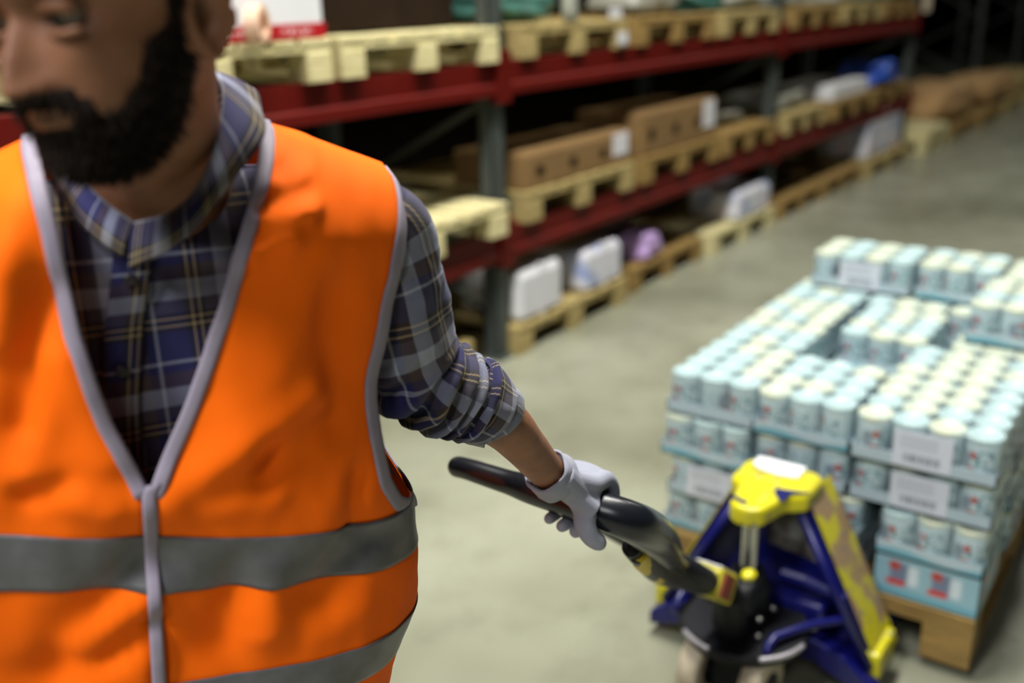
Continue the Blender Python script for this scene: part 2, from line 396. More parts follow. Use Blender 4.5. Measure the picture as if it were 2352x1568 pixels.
# ------------------------------------------------------------------ pallets
def make_pallet(name, label, L, W, mat, loc, group=None):
    """long side L along x (front), depth W in y; origin at front left floor corner"""
    r = thing(name, label, 'pallet', loc, 0, group); H = .144
    for k in range(7):
        ww = [.145, .1, .1, .145, .1, .1, .145][k]; c0 = .0725 + (L - .145) * k / 6
        MB().box(c0 - ww / 2, c0 + ww / 2, 0, W, H - .022, H - .001 * (k % 3)).build('deck_board', mat, r, bevel=.003)
    for j in range(3):
        ya = [0, W / 2 - .05, W - .1][j]
        MB().box(0, L, ya + .004, ya + .1, H - .044, H - .022).build('cross_board', mat, r)
    for k in range(3):
        xa = [0, L / 2 - .06, L - .12][k]
        for j in range(3):
            ya = [0, W / 2 - .05, W - .1][j]
            MB().box(xa, xa + .12, ya, ya + .1, .022, H - .044).build('block', mat, r, bevel=.004)
        MB().box(xa, xa + .12, .0, W, 0, .022).build('skid_board', mat, r, bevel=.002)
    reg(r); return r
PROTO = {}
def pallet(x0, x1, z, mat, label, dy=0., group=None, W=1.0, rz=0):
    key = (mat, round(W, 2))
    if key not in PROTO:
        PROTO[key] = make_pallet('wooden_pallet', label, 1.0, W, M[mat], (x0, RY + dy, z), group)
        o = PROTO[key]
    else:
        o = dup(PROTO[key], (x0, RY + dy, z), 0, label)
        if group: o['group'] = group
    o.scale = (x1 - x0, 1, 1); o.rotation_euler.z = rz
    return o
Z2, Z1, Z0 = 1.38, .635, 0.
# top shelf
pallet(1.6, 2.6, Z2, 'wood_pale', 'pale wooden pallet on the top shelf under the white box with the red band', -.06)
pallet(2.655, 3.6, Z2, 'wood_pale', 'pale pallet on the top shelf under dark brown boxes, left of the nearest upright', -.06)
pallet(3.8, 4.76, Z2, 'wood', 'wooden pallet on the top shelf just right of the nearest upright, carrying a teal bundle', -.05)
pallet(4.88, 5.85, Z2, 'wood_tan', 'tan wooden pallet on the top shelf, second to the right of the nearest upright', -.05)
pallet(5.98, 6.9, Z2, 'wood', 'wooden pallet on the top shelf, just left of the second upright', -.05)
pallet(7.2, 8.2, Z2, 'wood_tan', 'tan wooden pallet on the top shelf, just right of the second upright', -.05)
pallet(8.35, 9.35, Z2, 'wood', 'wooden pallet in the middle of the farthest top shelf bay', -.05)
pallet(9.5, 10.5, Z2, 'wood_tan', 'tan wooden pallet at the far right end of the top shelf', -.05)
# middle shelf
pallet(2.55, 3.58, Z1, 'wood_pale', 'empty pale pallet on the lower shelf behind the sleeve, left of the nearest upright', -.1)
pallet(3.8, 4.84, Z1, 'wood', 'wooden pallet under the nearer long brown carton on the lower shelf', -.06)
pallet(4.95, 5.98, Z1, 'wood_tan', 'tan wooden pallet under the farther long brown carton on the lower shelf', -.06)
pallet(6.08, 6.92, Z1, 'wood_tan', 'tan wooden pallet on the lower shelf just left of the second upright', -.06)
pallet(7.2, 8.05, Z1, 'wood', 'wooden pallet on the lower shelf just right of the second upright under grey wrap', -.05)
pallet(8.2, 9.3, Z1, 'wood_tan', 'tan wooden pallet on the lower shelf under the pale carton in the far bay', -.08)
pallet(9.42, 10.5, Z1, 'wood_tan', 'wooden pallet on the lower shelf under the blue bag at the far end', -.05)
# floor level
pallet(.9, 1.95, Z0, 'wood_tan', 'wooden pallet on the floor at far left, seen between vest and sleeve', -.12)
pallet(2.4, 3.45, Z0, 'wood', 'wooden pallet on the floor just left of the nearest upright, behind the arm', .02)
pallet(3.7, 4.78, Z0, 'wood', 'wooden pallet on the floor under the two white parcels', -.06)
pallet(4.92, 5.86, Z0, 'wood_tan', 'wooden pallet on the floor carrying the lilac bundle', -.02)
pallet(5.95, 7.05, Z0, 'wood_pale', 'pale wooden pallet on the floor carrying one white parcel, left of the second upright', -.05)
pallet(7.2, 8.15, Z0, 'wood_tan', 'tan wooden pallet on the floor just right of the second upright', -.05)
pallet(8.22, 9.15, Z0, 'wood_tan', 'empty tan wooden pallet on the floor, second right of the second upright', -.05)
pallet(9.25, 10.6, Z0, 'wood', 'wooden pallet on the floor under the tall printed parcel', -.1)
pallet(10.85, 11.9, Z0, 'wood_pale', 'pale pallet on the floor just beyond the end of the red rack', -.2)
pallet(12.1, 13.2, Z0, 'wood_tan', 'pallet on the floor under the big brown cardboard heap', -.2)
pallet(13.4, 14.6, Z0, 'wood_tan', 'low pallet on the floor under the second brown carton', -.25)
pallet(15., 16.2, Z0, 'wood', 'low pallet far down the aisle beyond the second brown carton', -.25)
pallet(16.5, 17.5, Z0, 'wood', 'farthest low pallet at the right edge of the view', -.3)

sg = MB().box(-.13, .13, -.006, .006, 0, .5).build('sign_plate', M['lamp_white'], bevel=.02); sg.location = (10.93, RY - .04, 1.40)
tag(sg, 'pale sign plate on the end upright of the red rack, cut by the top edge', 'sign')
# ------------------------------------------------------------------ goods on the racks
def box_thing(name, label, cat, x0, x1, y0, y1, z0, z1, mat, bevel=.01, group=None):
    o = MB().box(-(x1 - x0) / 2, (x1 - x0) / 2, 0, y1 - y0, 0, z1 - z0).build(name, M[mat], bevel=bevel)
    o.location = ((x0 + x1) / 2, y0, z0); tag(o, label, cat, group); return o
PZ = .144
b = box_thing('carton', 'white box with a red printed band standing on the top shelf pallet beside the head', 'box', 1.72, 2.58, 2.6, 3.2, Z2 + PZ, Z2 + PZ + .36, 'white_box')
MB().box(-.435, .435, -.004, .01, .004, .052).build('red_band', M['red_band'], b)
for x0, x1, h, y0, lab in ((2.7, 3.2, .5, 2.75, 'left of the two tall dark brown boxes on the top shelf near the nearest upright'), (3.22, 3.6, .42, 2.78, 'right of the two tall dark brown boxes on the top shelf near the nearest upright')):
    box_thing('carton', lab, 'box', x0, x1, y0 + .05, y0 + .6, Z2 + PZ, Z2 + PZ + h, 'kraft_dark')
# roll of tape
r_ = MB(); tp = []
prof = [(.036, -.024), (.058, -.024), (.058, .024), (.036, .024), (.036, -.024)]
r_.lathe(prof, 28, Matrix.Rotation(PI / 2, 4, 'X'))
o = r_.build('tape_roll', M['tape_beige'], smooth=False); o.location = (2.235, 2.545, Z2 + PZ + .058); o.rotation_euler.z = .5
tag(o, 'beige roll of tape standing on the pallet edge in front of the white box', 'tape roll')
def heap(name, label, cat, c, r, mat, amp=.25, seed=0, seg=28, rings=18, sq=.6):
    b = MB(); b.ball((0, 0, 0), 1.0, seg, rings)
    for i, v in enumerate(b.v):
        s = lambda q: math.copysign(abs(q) ** sq, q)
        d = 1 + amp * noise.noise(v * 2.2 + Vector((seed, 0, 0)))
        b.v[i] = Vector((s(v.x) * r[0] * d, s(v.y) * r[1] * d, max(s(v.z) * d, -1) * r[2]))
    zmin = min(v.z for v in b.v)
    for v in b.v: v.z -= zmin
    o = b.build(name, M[mat], smooth=True); o.location = c; tag(o, label, cat); return o
heap('wrapped_bundle', 'dim teal wrapped bundle on the top shelf right of the nearest upright', 'bundle', (4.15, 3.02, Z2 + PZ), (.3, .24, .07), 'teal', .3, 3)
heap('wrapped_bundle', 'small pale bottle-like bundle standing on the teal-loaded top shelf pallet', 'bundle', (4.22, 2.62, Z2 + PZ), (.045, .03, .07), 'grey_wrap', .3, 5)
def label_card(name, label, x, y, z, w_, h_, mat='paper'):
    o = MB().box(-w_ / 2, w_ / 2, -.002, .002, 0, h_).build(name, M[mat]); o.location = (x, y, z); tag(o, label, 'card'); return o
def on_pallet_sticker(x, z, w_, h_, y, lab):
    return label_card('paper_sheet', lab, x, y, z, w_, h_)
on_pallet_sticker(4.69, 1.40, .1, .06, 2.592, 'white paper tag on the end block of the top shelf pallet below the teal bundle')
on_pallet_sticker(4.66, 1.527, .12, .05, 2.62, 'small white sheet standing on the deck corner of the teal-loaded pallet')
for i, (x, h, mt) in enumerate(((5.45, .2, 'grey_wrap'), (6.12, .14, 'teal'), (6.68, .2, 'grey_wrap'), (7.5, .1, 'grey_wrap'), (8.7, .12, 'grey_wrap'), (9.9, .1, 'teal'))):
    heap('wrapped_bundle', ['pale grey bundle on the tan top shelf pallet, half out of frame', 'teal bundle on the top shelf pallet left of the second upright', 'grey bundle just left of the second upright on the top shelf', 'low grey bundle on the top shelf right of the second upright', 'low grey bundle in the middle of the farthest top shelf bay', 'low teal bundle at the far right end of the top shelf'][i], 'bundle', (x, 2.95, Z2 + PZ), (.25, .22, h / 2), mt, .3, i)
# long cartons on the lower shelf
def long_carton(x0, x1, z0, h, lab, ly):
    y0 = RY - .03; r = thing('long_carton', lab, 'box', ((x0 + x1) / 2, y0, z0)); L = (x1 - x0) / 2
    MB().box(-L, L, 0, .42, 0, h).build('carton_body', M['kraft'], r, bevel=.012)
    MB().box(-L * .99, L * .99, .012, .2, h, h + .006).build('lid_flap', M['kraft'], r)
    q = MB().box(L - .19, L - .03, -.004, .004, h * .3, h * .97).build('paper_label', M['paper'], r); q['label'] = 'white paper label on the right end'
    for k in range(3): MB().box(-L + .1 + k * .3, -L + .16 + k * .3, -.0035, .002, h * .35, h * .62).build('print_mark', M['kraft_dark'], r)
    return r
long_carton(3.82, 4.84, Z1 + PZ, .17, 'nearer long brown cardboard carton with a white label on the lower shelf', 0)
long_carton(4.96, 5.96, Z1 + PZ, .24, 'farther, taller long brown cardboard carton with a white label on the lower shelf', 0)
heap('wrapped_bundle', 'low grey-green bundle on the lower shelf just left of the second upright', 'bundle', (6.5, 3.0, Z1 + PZ), (.3, .25, .06), 'grey_wrap', .4, 9)
heap('wrapped_bundle', 'dim grey wrapped bundle on the lower shelf just right of the second upright', 'bundle', (7.6, 2.95, Z1 + PZ), (.38, .25, .07), 'grey_wrap', .3, 11)
box_thing('carton', 'pale carton with a yellowish top on the far tan pallet of the lower shelf', 'box', 8.25, 9.2, 2.62, 3.1, Z1 + PZ, Z1 + PZ + .12, 'white_box')
heap('plastic_bag', 'crumpled blue plastic bag lying at the far end of the lower shelf', 'bag', (9.85, 2.8, Z1 + PZ), (.32, .2, .11), 'blue_bag', .6, 2, 36, 24, .8)
# floor parcels
def parcel(x0, x1, y0, y1, z0, z1, lab, mat='parcel', wrap=True):
    r = thing('wrapped_parcel', lab, 'parcel', ((x0 + x1) / 2, y0, z0)); L = (x1 - x0) / 2; h = z1 - z0; d = y1 - y0
    MB().box(-L, L, 0, d, 0, h).build('parcel_body', M[mat], r, bevel=.035)
    MB().box(-L + .02, L - .02, -.004, .01, h * .08, h * .86).build('end_label', M['paper'] if mat != 'parcel' else M['parcel'], r, bevel=.002)
    MB().box(-.012, .012, -.006, d + .006, -.001, h + .006).build('strap', M['paper'], r)
    return r
parcel(3.76, 4.14, 2.62, 3.0, PZ + .002, .40, 'plain white parcel nearest the upright on the floor pallet', 'white_box')
parcel(4.36, 4.76, 2.62, 3.0, PZ + .002, .37, 'white parcel with pink and blue print, right-hand one on the nearest floor pallet')
parcel(6.38, 6.98, 2.62, 3.0, PZ + .002, .34, 'white parcel standing on the pale floor pallet against the second upright')
parcel(9.35, 10.45, 2.62, 3.1, PZ + .003, .55, 'tall white printed parcel on the floor at the far end of the rack')
heap('lilac_bundle', 'small lilac bundle sitting on the second floor pallet', 'bundle', (5.2, 2.74, PZ), (.12, .1, .085), 'lilac', .3, 4)
heap('wrapped_bundle', 'dusky mauve bundle behind the gap between the two white parcels', 'bundle', (4.25, 3.2, PZ), (.16, .15, .12), 'mauve', .2, 6)
heap('wrapped_bundle', 'large dim mauve bundle on the floor behind the lilac bundle', 'bundle', (5.45, 3.25, PZ), (.38, .2, .17), 'mauve', .2, 8)
heap('wrapped_bundle', 'dim mauve bundle behind the white parcel beside the second upright', 'bundle', (6.5, 3.28, PZ), (.3, .13, .2), 'mauve', .2, 10)
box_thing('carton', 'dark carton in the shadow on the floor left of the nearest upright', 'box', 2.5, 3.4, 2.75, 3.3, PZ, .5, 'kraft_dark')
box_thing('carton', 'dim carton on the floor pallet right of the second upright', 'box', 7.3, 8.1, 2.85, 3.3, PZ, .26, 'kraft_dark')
# cartons beyond the rack
box_thing('carton', 'low cream carton on the pale pallet beyond the end of the red rack', 'box', 10.9, 11.8, 2.45, 3.1, PZ, .24, 'wood_pale')
heap('cardboard_heap', 'big rounded heap of brown cardboard beyond the end of the red rack', 'cardboard', (12.9, 2.95, PZ), (.95, .4, .2), 'kraft_light', .15, 3, 36, 24, .45)
heap('cardboard_heap', 'second, smaller brown cardboard heap behind the far grey upright', 'cardboard', (15.3, 2.85, PZ), (.9, .35, .17), 'kraft_light', .15, 5, 36, 24, .45)
heap('cardboard_heap', 'farthest pale brown heap at the right edge of the view', 'cardboard', (17.4, 2.8, PZ), (.7, .3, .13), 'wood', .15, 7, 36, 24, .45)

# ------------------------------------------------------------------ load of cans on the hand truck
LX, LY, LZ, PT = 2.335, .287, .03, .0845                             # front plane, right side, lift of pallet, can pitch
pl = make_pallet('euro_pallet', 'loaded wooden pallet lifted on the forks under the blue and white cans', .86, 1.28, M['wood_tan'], (0, 0, 0))
pl['label'] = 'loaded wooden pallet lifted on the forks under the blue and white cans'
pl.location = (LX + 1.28, LY, LZ); pl.rotation_euler.z = PI / 2       # front face towards the aisle's near end
LZ += PZ
def can_mesh():
    R = .0405; Hh = .112
    b = MB().lathe([(R * .96, 0), (R, .003), (R, Hh - .012)], 22); me = b.build('can', M['can'], smooth=True)
    l = MB().lathe([(R + .0005, Hh - .014), (R + .0015, Hh - .012), (R + .0015, Hh - .002), (R - .0005, Hh), (R - .004, Hh), (R - .005, Hh - .0025), (.0005, Hh - .0025)], 22).build('lid', M['lid'], smooth=True)
    l2 = bpy.data.objects.new('lid', l.data.copy()); l2.data.materials[0] = M['lid_blue']
    return me, l, l2
CAN, LID, LIDB = can_mesh()
C.objects.unlink(CAN); C.objects.unlink(LID)
def tray(ix, iy, x, y, z, kind, lab, labelsheet=False, only=None, rz=0):
    """ix cans deep (x), iy cans wide (y); front right corner at x, y"""
    r = thing('can_tray', lab, 'tray of cans', (x, y, z), 0, 'shrink-wrapped trays of cans on the pallet')
    W = iy * PT; D = ix * PT; t = .003; h = .034 if kind != 'tray_picture' else .113
    b = MB(); b.box(0, D, 0, W, 0, t)
    b.box(0, t, 0, W, 0, h); b.box(D - t, D, 0, W, 0, h); b.box(0, D, 0, t, 0, h); b.box(0, D, W - t, W, 0, h)
    if kind == 'tray_picture': b.box(0, D, 0, W, h - .002, h)
    b.build('cardboard_tray', M[kind], r)
    if kind != 'tray_picture':
        for a in range(ix):
            for c in range(iy):
                if only and not only(a, c, ix, iy): continue
                k = CAN.copy(); C.objects.link(k); k.parent = r
                k.location = ((a + .5) * PT, (c + .5) * PT, t); k.rotation_euler.z = random.choice((1.9, 1.9, 1.9 + PI, 2.4, 1.4 + PI, .6)) + random.uniform(-.25, .25)
                q = (LID if random.random() < .55 else LIDB).copy(); C.objects.link(q); q.parent = k
    if kind != 'tray_picture':
        b = MB(); e = .0012
        b.box(e, D - e, e, W - e, .02, .1165); b.f = [f for f in b.f if f != (3, 2, 1, 0)]; b.uv = b.uv[:len(b.f)]
        b.build('shrink_film', M['film'], r, bevel=.012)
    if labelsheet:
        MB().box(-.002, 0, W / 2 - .068, W / 2 + .068, .006, .098).build('barcode_label', M['label'], r)
    return r
front = lambda a, c, ix, iy: a == 0 or c == 0 or c == iy - 1 
edge_r = lambda a, c, ix, iy: a == 0 or c == 0
W3, W4 = 3 * PT, 4 * PT; G = .009
yR = LY; yM = LY + W4 + G; yL = yM + W3 + G                          # column starts from right to left
def nm(l): return l
LH = .1215
rows = ['bottom', 'second', 'third', 'top']
# layers 1-4, front row
tray(3, 3, LX + .01, yR, LZ, 'tray_picture', 'blue printed carton, bottom of the front right stack on the pallet')
tray(3, 3, LX, yR, LZ + LH, 'tray_print', 'wave-printed tray second from the bottom of the front right stack', only=edge_r)
tray(3, 4, LX + .02, yR, LZ + 2 * LH, 'tray_plain', 'tray with a barcode label in the front right stack, one below its top tray', True, edge_r)
tray(4, 4, LX, yR, LZ + 3 * LH, 'tray_plain', 'top tray of the front right stack with a barcode label and open cream lids', True)
tray(4, 3, LX + .02, yR + W3 + .045, LZ, 'tray_plain', 'bottom middle front tray, half behind the blue truck frame', only=front)
tray(4, 3, LX + .01, yR + W3 + .045, LZ + LH, 'tray_plain', 'middle front tray, second from the bottom, right behind the yellow truck frame', only=front)
tray(3, 3, LX + .015, yM, LZ + 2 * LH, 'tray_plain', 'middle front tray under the top one, just above the truck frame', only=front)
tray(4, 3, LX + .01, yM, LZ + 3 * LH, 'tray_print', 'top middle front tray with cream lids, in front of the dark gap')
tray(4, 3, LX + .03, yL, LZ, 'tray_print', 'bottom tray of the front left stack beside the truck frame', only=front)
tray(3, 3, LX + .01, yL - .02, LZ + LH, 'tray_plain', 'tray with a barcode label, second from the bottom of the front left stack', True, front)
tray(3, 3, LX, yL, LZ + 2 * LH, 'tray_print', 'wave-printed tray in the front left stack, one below its top tray', only=front)
tray(4, 3, LX + .02, yL - .005, LZ + 3 * LH, 'tray_plain', 'top tray of the front left stack')
# behind the front row: right side and interior layers
for li in range(3):
    for k in range(3):
        nmx = ['second', 'third', 'farthest'][k]
        tray(3 if k < 2 else 4, 4, LX + .385 + k * .26, yR + .003 * ((li + k) % 3), LZ + li * LH, 'tray_print' if (li + k) % 2 else 'tray_plain',
             'tray on the shaded right side of the load, %s from the front, %s layer' % (nmx, rows[li]), only=lambda a, c, ix, iy: c == 0 or (li == 2 and c == iy - 1))
        tray(3 if k < 2 else 4, 3, LX + .385 + k * .26, yL + .002, LZ + li * LH, 'tray_plain', 'hidden tray on the left side of the load, %s from the front, %s layer' % (nmx, rows[li]), only=lambda a, c, ix, iy: c == iy - 1)
        if li == 2: tray(3 if k < 2 else 4, 3, LX + .385 + k * .26, yM, LZ + li * LH, 'tray_plain', 'middle tray under the top layer, %s from the front' % nmx)
# layer 4 behind the front row
z4 = LZ + 3 * LH
tray(3, 3, LX + .37, yL - .005, z4, 'tray_plain', 'top-layer tray on the left edge, second from the front')
tray(3, 3, LX + .635, yL, z4, 'tray_plain', 'top-layer tray on the left edge, third from the front')
tray(5, 3, LX + .90, yL - .003, z4, 'tray_plain', 'top-layer tray on the left edge under the raised rear trays')
tray(4, 3, LX + .605, yM - .028, z4, 'tray_print', 'top-layer middle tray standing behind the dark gap')
tray(4, 3, LX + .96, yM - .004, z4, 'tray_plain', 'top-layer middle tray under the rear raised tray')
tray(3, 4, LX + .35, yR, z4, 'tray_plain', 'top-layer tray on the right edge, second from the front')
tray(4, 3, LX + .62, yR, z4, 'tray_plain', 'top-layer tray on the right edge carrying a raised tray')
tray(3, 4, LX + .975, yR, z4, 'tray_plain', 'top-layer tray at the far right corner under a raised tray')
# fifth layer
z5 = z4 + LH
tray(3, 4, 3.39, .765, z5, 'tray_plain', 'raised tray with a barcode label at the far left corner of the load', True)
tray(3, 3, 3.40, .50, z5, 'tray_print', 'raised tray in the middle of the rear row of the load')
tray(3, 3, 3.38, .235, z5, 'tray_plain', 'raised tray at the far right corner of the load')
tray(4, 3, 3.02, .262, z5, 'tray_print', 'raised tray at the right edge of the photo, nearest of the raised ones')

# ------------------------------------------------------------------ hand pallet truck
HY = .745
tr = thing('hand_pallet_truck', 'blue and yellow hand pallet truck with a black handle, pulled by the worker', 'pallet truck', (1.93, HY, 0))
T0 = Vector((1.93, HY, 0))
def L(p): return Vector(p) - T0
def part(b, name, mat, parent=tr, smooth=False, bevel=0, **k): 
    for i, v in enumerate(b.v): b.v[i] = Vector(v)
    return b.build(name, mat, parent, smooth, bevel, **k)
# frame: two leaning legs with side flanges, a back web and a cross head
xf = .20                                                             # frame front relative to hub
def leg(sgn):
    b = MB(); top = (.085, .495); bot = (.29, .09)                  # (|y|, z)
    y0, z0 = sgn * top[0], top[1]; y1, z1 = sgn * bot[0], bot[1]
    t = .016
    def P(x, a, z): return (x, a, z)
    # outer flange
    vs = [P(xf, y0, z0), P(xf + .15, y0, z0), P(xf + .15, y1, z1), P(xf, y1, z1)]
    inn = [P(v[0], v[1] - sgn * t, v[2] - .006) for v in vs]
    b.add(vs + inn, [(0, 1, 2, 3), (4, 7, 6, 5), (0, 4, 5, 1), (1, 5, 6, 2), (2, 6, 7, 3), (3, 7, 4, 0)])
    return b
for s_ in (-1, 1):
    g_ = part(leg(s_), 'frame_leg', M['blue'], bevel=.004)
    b = MB(); top = (.088, .5); bot = (.293, .095)
    vs = [(xf - .004, s_ * top[0], top[1]), (xf + .147, s_ * top[0], top[1]), (xf + .147, s_ * bot[0], bot[1]), (xf - .004, s_ * bot[0], bot[1])]
    vs2 = [(v[0], v[1] + s_ * .004, v[2] + .002) for v in vs]
    b.add(vs + vs2, [(0, 1, 2, 3), (4, 7, 6, 5), (0, 4, 5, 1), (1, 5, 6, 2), (2, 6, 7, 3), (3, 7, 4, 0)])
    q = part(b, 'edge_tape', M['yellow_worn'], g_, bevel=.002)
    # inner blue rib running beside the flange
    b = MB().tube([(xf - .01, s_ * .075, .47), (xf - .012, s_ * .27, .1)], .014, 8)
    part(b, 'rib', M['blue'], g_, True)
    # foot block
    b = MB().box(xf - .01, xf + .13, s_ * .275 - .02, s_ * .275 + .03, .06, .14)
    part(b, 'leg_foot', M['yellow'], g_, bevel=.01)
b = MB().prism([(-.075, .48), (.075, .48), (.272, .1), (-.272, .1)], xf + .095, xf + .11, 'x'); wb = part(b, 'back_web', M['blue'], bevel=.003)
b = MB().prism([(-.19, .27), (-.02, .37), (-.05, .38), (.05, .38), (-.02, .38), (-.16, .25)], xf + .088, xf + .094, 'x')
b = MB().prism([(-.175, .27), (.03, .3), (.02, .42), (-.09, .42)], xf + .088, xf + .0945, 'x'); q = part(b, 'sticker', M['old_sticker'], wb); q['label'] = 'worn grey sticker'
# cross head (yellow cap with a rounded nose towards the pump)
pts = [(xf - .155, -.033), (xf - .17, -.01), (xf - .17, .027), (xf - .15, .05), (xf - .06, .064), (xf - .03, .098), (xf + .08, .1), (xf + .1, .07), (xf + .1, -.07), (xf + .08, -.1), (xf - .03, -.098), (xf - .06, -.056)]
b = MB().prism(pts, .475, .525, 'z'); hd = part(b, 'cross_head', M['yellow'], bevel=.012)
b = MB().prism([(xf + .03, -.05), (xf + .02, .0), (xf + .03, .05), (xf + .05, .075), (xf + .095, .075), (xf + .095, -.05)], .526, .534, 'z'); q = part(b, 'wear_pad', M['white_box'], hd, bevel=.004); q['label'] = 'scuffed white patch'
b = MB().prism([(xf - .1, -.058), (xf - .05, -.062), (xf - .02, -.1), (xf - .04, -.02), (xf - .07, -.03)], .5255, .5275, 'z'); part(b, 'chipped_patch', M['blue'], hd)
b = MB().prism([(xf - .155, .01), (xf - .14, .05), (xf - .128, .045), (xf - .14, .008)], .5255, .5275, 'z'); part(b, 'chipped_patch', M['blue'], hd)
# pump
b = MB().lathe([(0.001, .335), (.02, .335), (.02, .475), (.001, .475)], 20, Matrix.Translation((xf - .13, 0, 0))); part(b, 'piston_rod', M['chrome'], smooth=False)
b = MB().lathe([(.001, .17), (.05, .17), (.055, .2), (.055, .31), (.042, .33), (.042, .345), (.001, .345)], 24, Matrix.Translation((xf - .13, 0, 0))); pm = part(b, 'pump_cylinder', M['black'], smooth=False, bevel=.003)
b = MB().box(xf - .2, xf - .08, -.035, .06, .2, .3); part(b, 'valve_block', M['black'], pm, bevel=.012)
for k in range(5):
    part(MB().ball((xf - .2 + .03 * k, -.06 + .01 * (k % 3), .22 + .025 * (k % 2)), .009, 10, 6), 'bolt', M['chrome'], pm, True)
part(MB().ball((xf - .17, -.005, .33), (.016, .016, .012), 12, 8), 'grease_cap', M['worn_steel'], pm, True)
# round turn plate with a worn steel rim
b = MB().lathe([(.001, .185), (.15, .185), (.155, .195), (.155, .205), (.15, .212), (.001, .212)], 40, Matrix.Translation((.06, 0, 0))); tp_ = part(b, 'turn_plate', M['black'], smooth=False)
for a0, a1 in ((215, 262), (140, 172)):
    pp = [(.06 + .156 * math.cos(math.radians(a)), .156 * math.sin(math.radians(a)), .21) for a in [a0 + (a1 - a0) * i / 14 for i in range(15)]]
    q = part(MB().tube(pp, .006, 8), 'steel_rim', M['worn_steel'], tp_, True); q['label'] = 'bright worn steel edge'
# blue bent lever rods
rd = part(MB().tube([(xf + .05, -.235, .2), (xf - .02, -.2, .215), (xf - .1, -.15, .228), (xf - .2, -.1, .235), (xf - .23, -.095, .225), (xf - .245, -.097, .2)], .0105, 10), 'lever_rod', M['blue'], smooth=True)
part(MB().tube([(xf - .02, .15, .26), (xf - .1, .15, .26), (xf - .2, .145, .25), (xf - .225, .14, .225)], .0105, 10), 'lever_rod', M['blue'], smooth=True)
part(MB().tube([(xf + .0, -.2, .262), (xf - .01, -.1, .285), (xf - .01, -.04, .285)], [.016, .02, .02], 12), 'cross_bar', M['blue'], bevel=.012)
part(MB().box(xf - .04, xf + .02, -.16, .16, .19, .24), 'cross_bar', M['blue'], bevel=.012)
# bottom front beam (arched) both sides
for s_ in (-1, 1):
    pts = [(s_ * .08, .14), (s_ * .15, .15), (s_ * .22, .13), (s_ * .3, .07), (s_ * .3, .03), (s_ * .24, .05), (s_ * .15, .09), (s_ * .08, .09)]
    part(MB().prism(pts, xf - .05, xf - .0, 'x'), 'base_beam', M['blue'], bevel=.006)
# forks
for s_ in (-1, 1):
    fk = part(MB().box(xf + .02, xf + 1.3, s_ * .19 - .075, s_ * .19 + .075, .055, .105), 'fork', M['blue'], bevel=.012)
    part(MB().lathe([(.001, -.05), (.035, -.05), (.035, .05), (.001, .05)], 20, Matrix.Translation((xf + 1.15, s_ * .19, .036)) @ Matrix.Rotation(PI / 2, 4, 'X')), 'fork_roller', M['cream_wheel'], fk)
# steering wheels
st = part(MB().box(-.03, .07, -.045, .045, .05, .19), 'steering_fork', M['black'], bevel=.01)
for s_ in (-1, 1):
    mt = Matrix.Translation((-.01, s_ * .075, .095)) @ Matrix.Rotation(PI / 2, 4, 'X')
    wh = part(MB().lathe([(.001, -.024), (.065, -.024), (.088, -.026), (.094, -.02), (.095, 0), (.094, .02), (.088, .026), (.065, .024), (.001, .024)], 32, mt), 'steering_wheel', M['cream_wheel'], smooth=True)
    part(MB().lathe([(.001, -.03), (.04, -.03), (.04, .03), (.001, .03)], 20, mt), 'wheel_hub', M['black'], wh)
part(MB().tube([(-.01, -.1, .095), (-.01, .1, .095)], .012, 10), 'axle', M['worn_steel'])
# tiller: hub block, shaft, loop, cross grip
PH = at(1335, 1158, 1.43)                                           # middle of the gloved hand on the grip
GC = Vector((PH.x, HY, PH.z)); HB = Vector((1.90, HY, .335)); AX = (HB - GC)
def ax(k, dy=0, dn=0):
    nrm = Vector((AX.z, 0, -AX.x)).normalized(); nrm = nrm if nrm.z > 0 else -nrm
    return L(GC + k * AX + Vector((0, dy, 0)) + nrm * dn)
part(MB().tube([ax(.60), ax(.8), ax(1.0)], [.026, .026, .03], 16, flat=1.2), 'tiller_shaft', M['black'], smooth=True)
sl = part(MB().tube([ax(.80, 0, .004), ax(.92, 0, .004)], .036, 4, upv=(.6, .5, .6)), 'label_sleeve', M['yellow'], bevel=.004); 
nn = Vector((AX.z, 0, -AX.x)).normalized(); nn = nn if nn.z > 0 else -nn
A_ = AX.normalized(); By = Vector((0, 1, 0))
def fr(k, w2, h2, l2, off=0., offy=0.):
    c = ax(k, offy, off); b = MB(); mt = Matrix.Translation(c) @ Matrix((A_, By, nn)).transposed().to_4x4()
    b.box(-l2, l2, -w2, w2, -h2, h2, mt); return b
part(fr(.86, .036, .034, .055), 'label_block', M['yellow'], sl, bevel=.006)
q = part(fr(.855, .030, .002, .05, .035), 'top_sticker', M['paper'], sl); q['label'] = 'cream sticker on top of the block'
q = part(fr(.85, .002, .026, .034, 0, -.0375), 'side_sticker', M['orange_label'], sl); q['label'] = 'red-brown warning sticker'
part(MB().tube([L(HB + Vector((0, -.055, 0))), L(HB + Vector((0, .055, 0)))], .038, 20), 'tiller_hub', M['black'], smooth=False, bevel=.006)
part(MB().tube([ax(.98), L(HB + Vector((.02, 0, -.12)))], .04, 14), 'tiller_knuckle', M['black'])
part(MB().ball(ax(.93, -.05, .045), (.022, .018, .012), 10, 8), 'yellow_cap', M['yellow'], smooth=True)
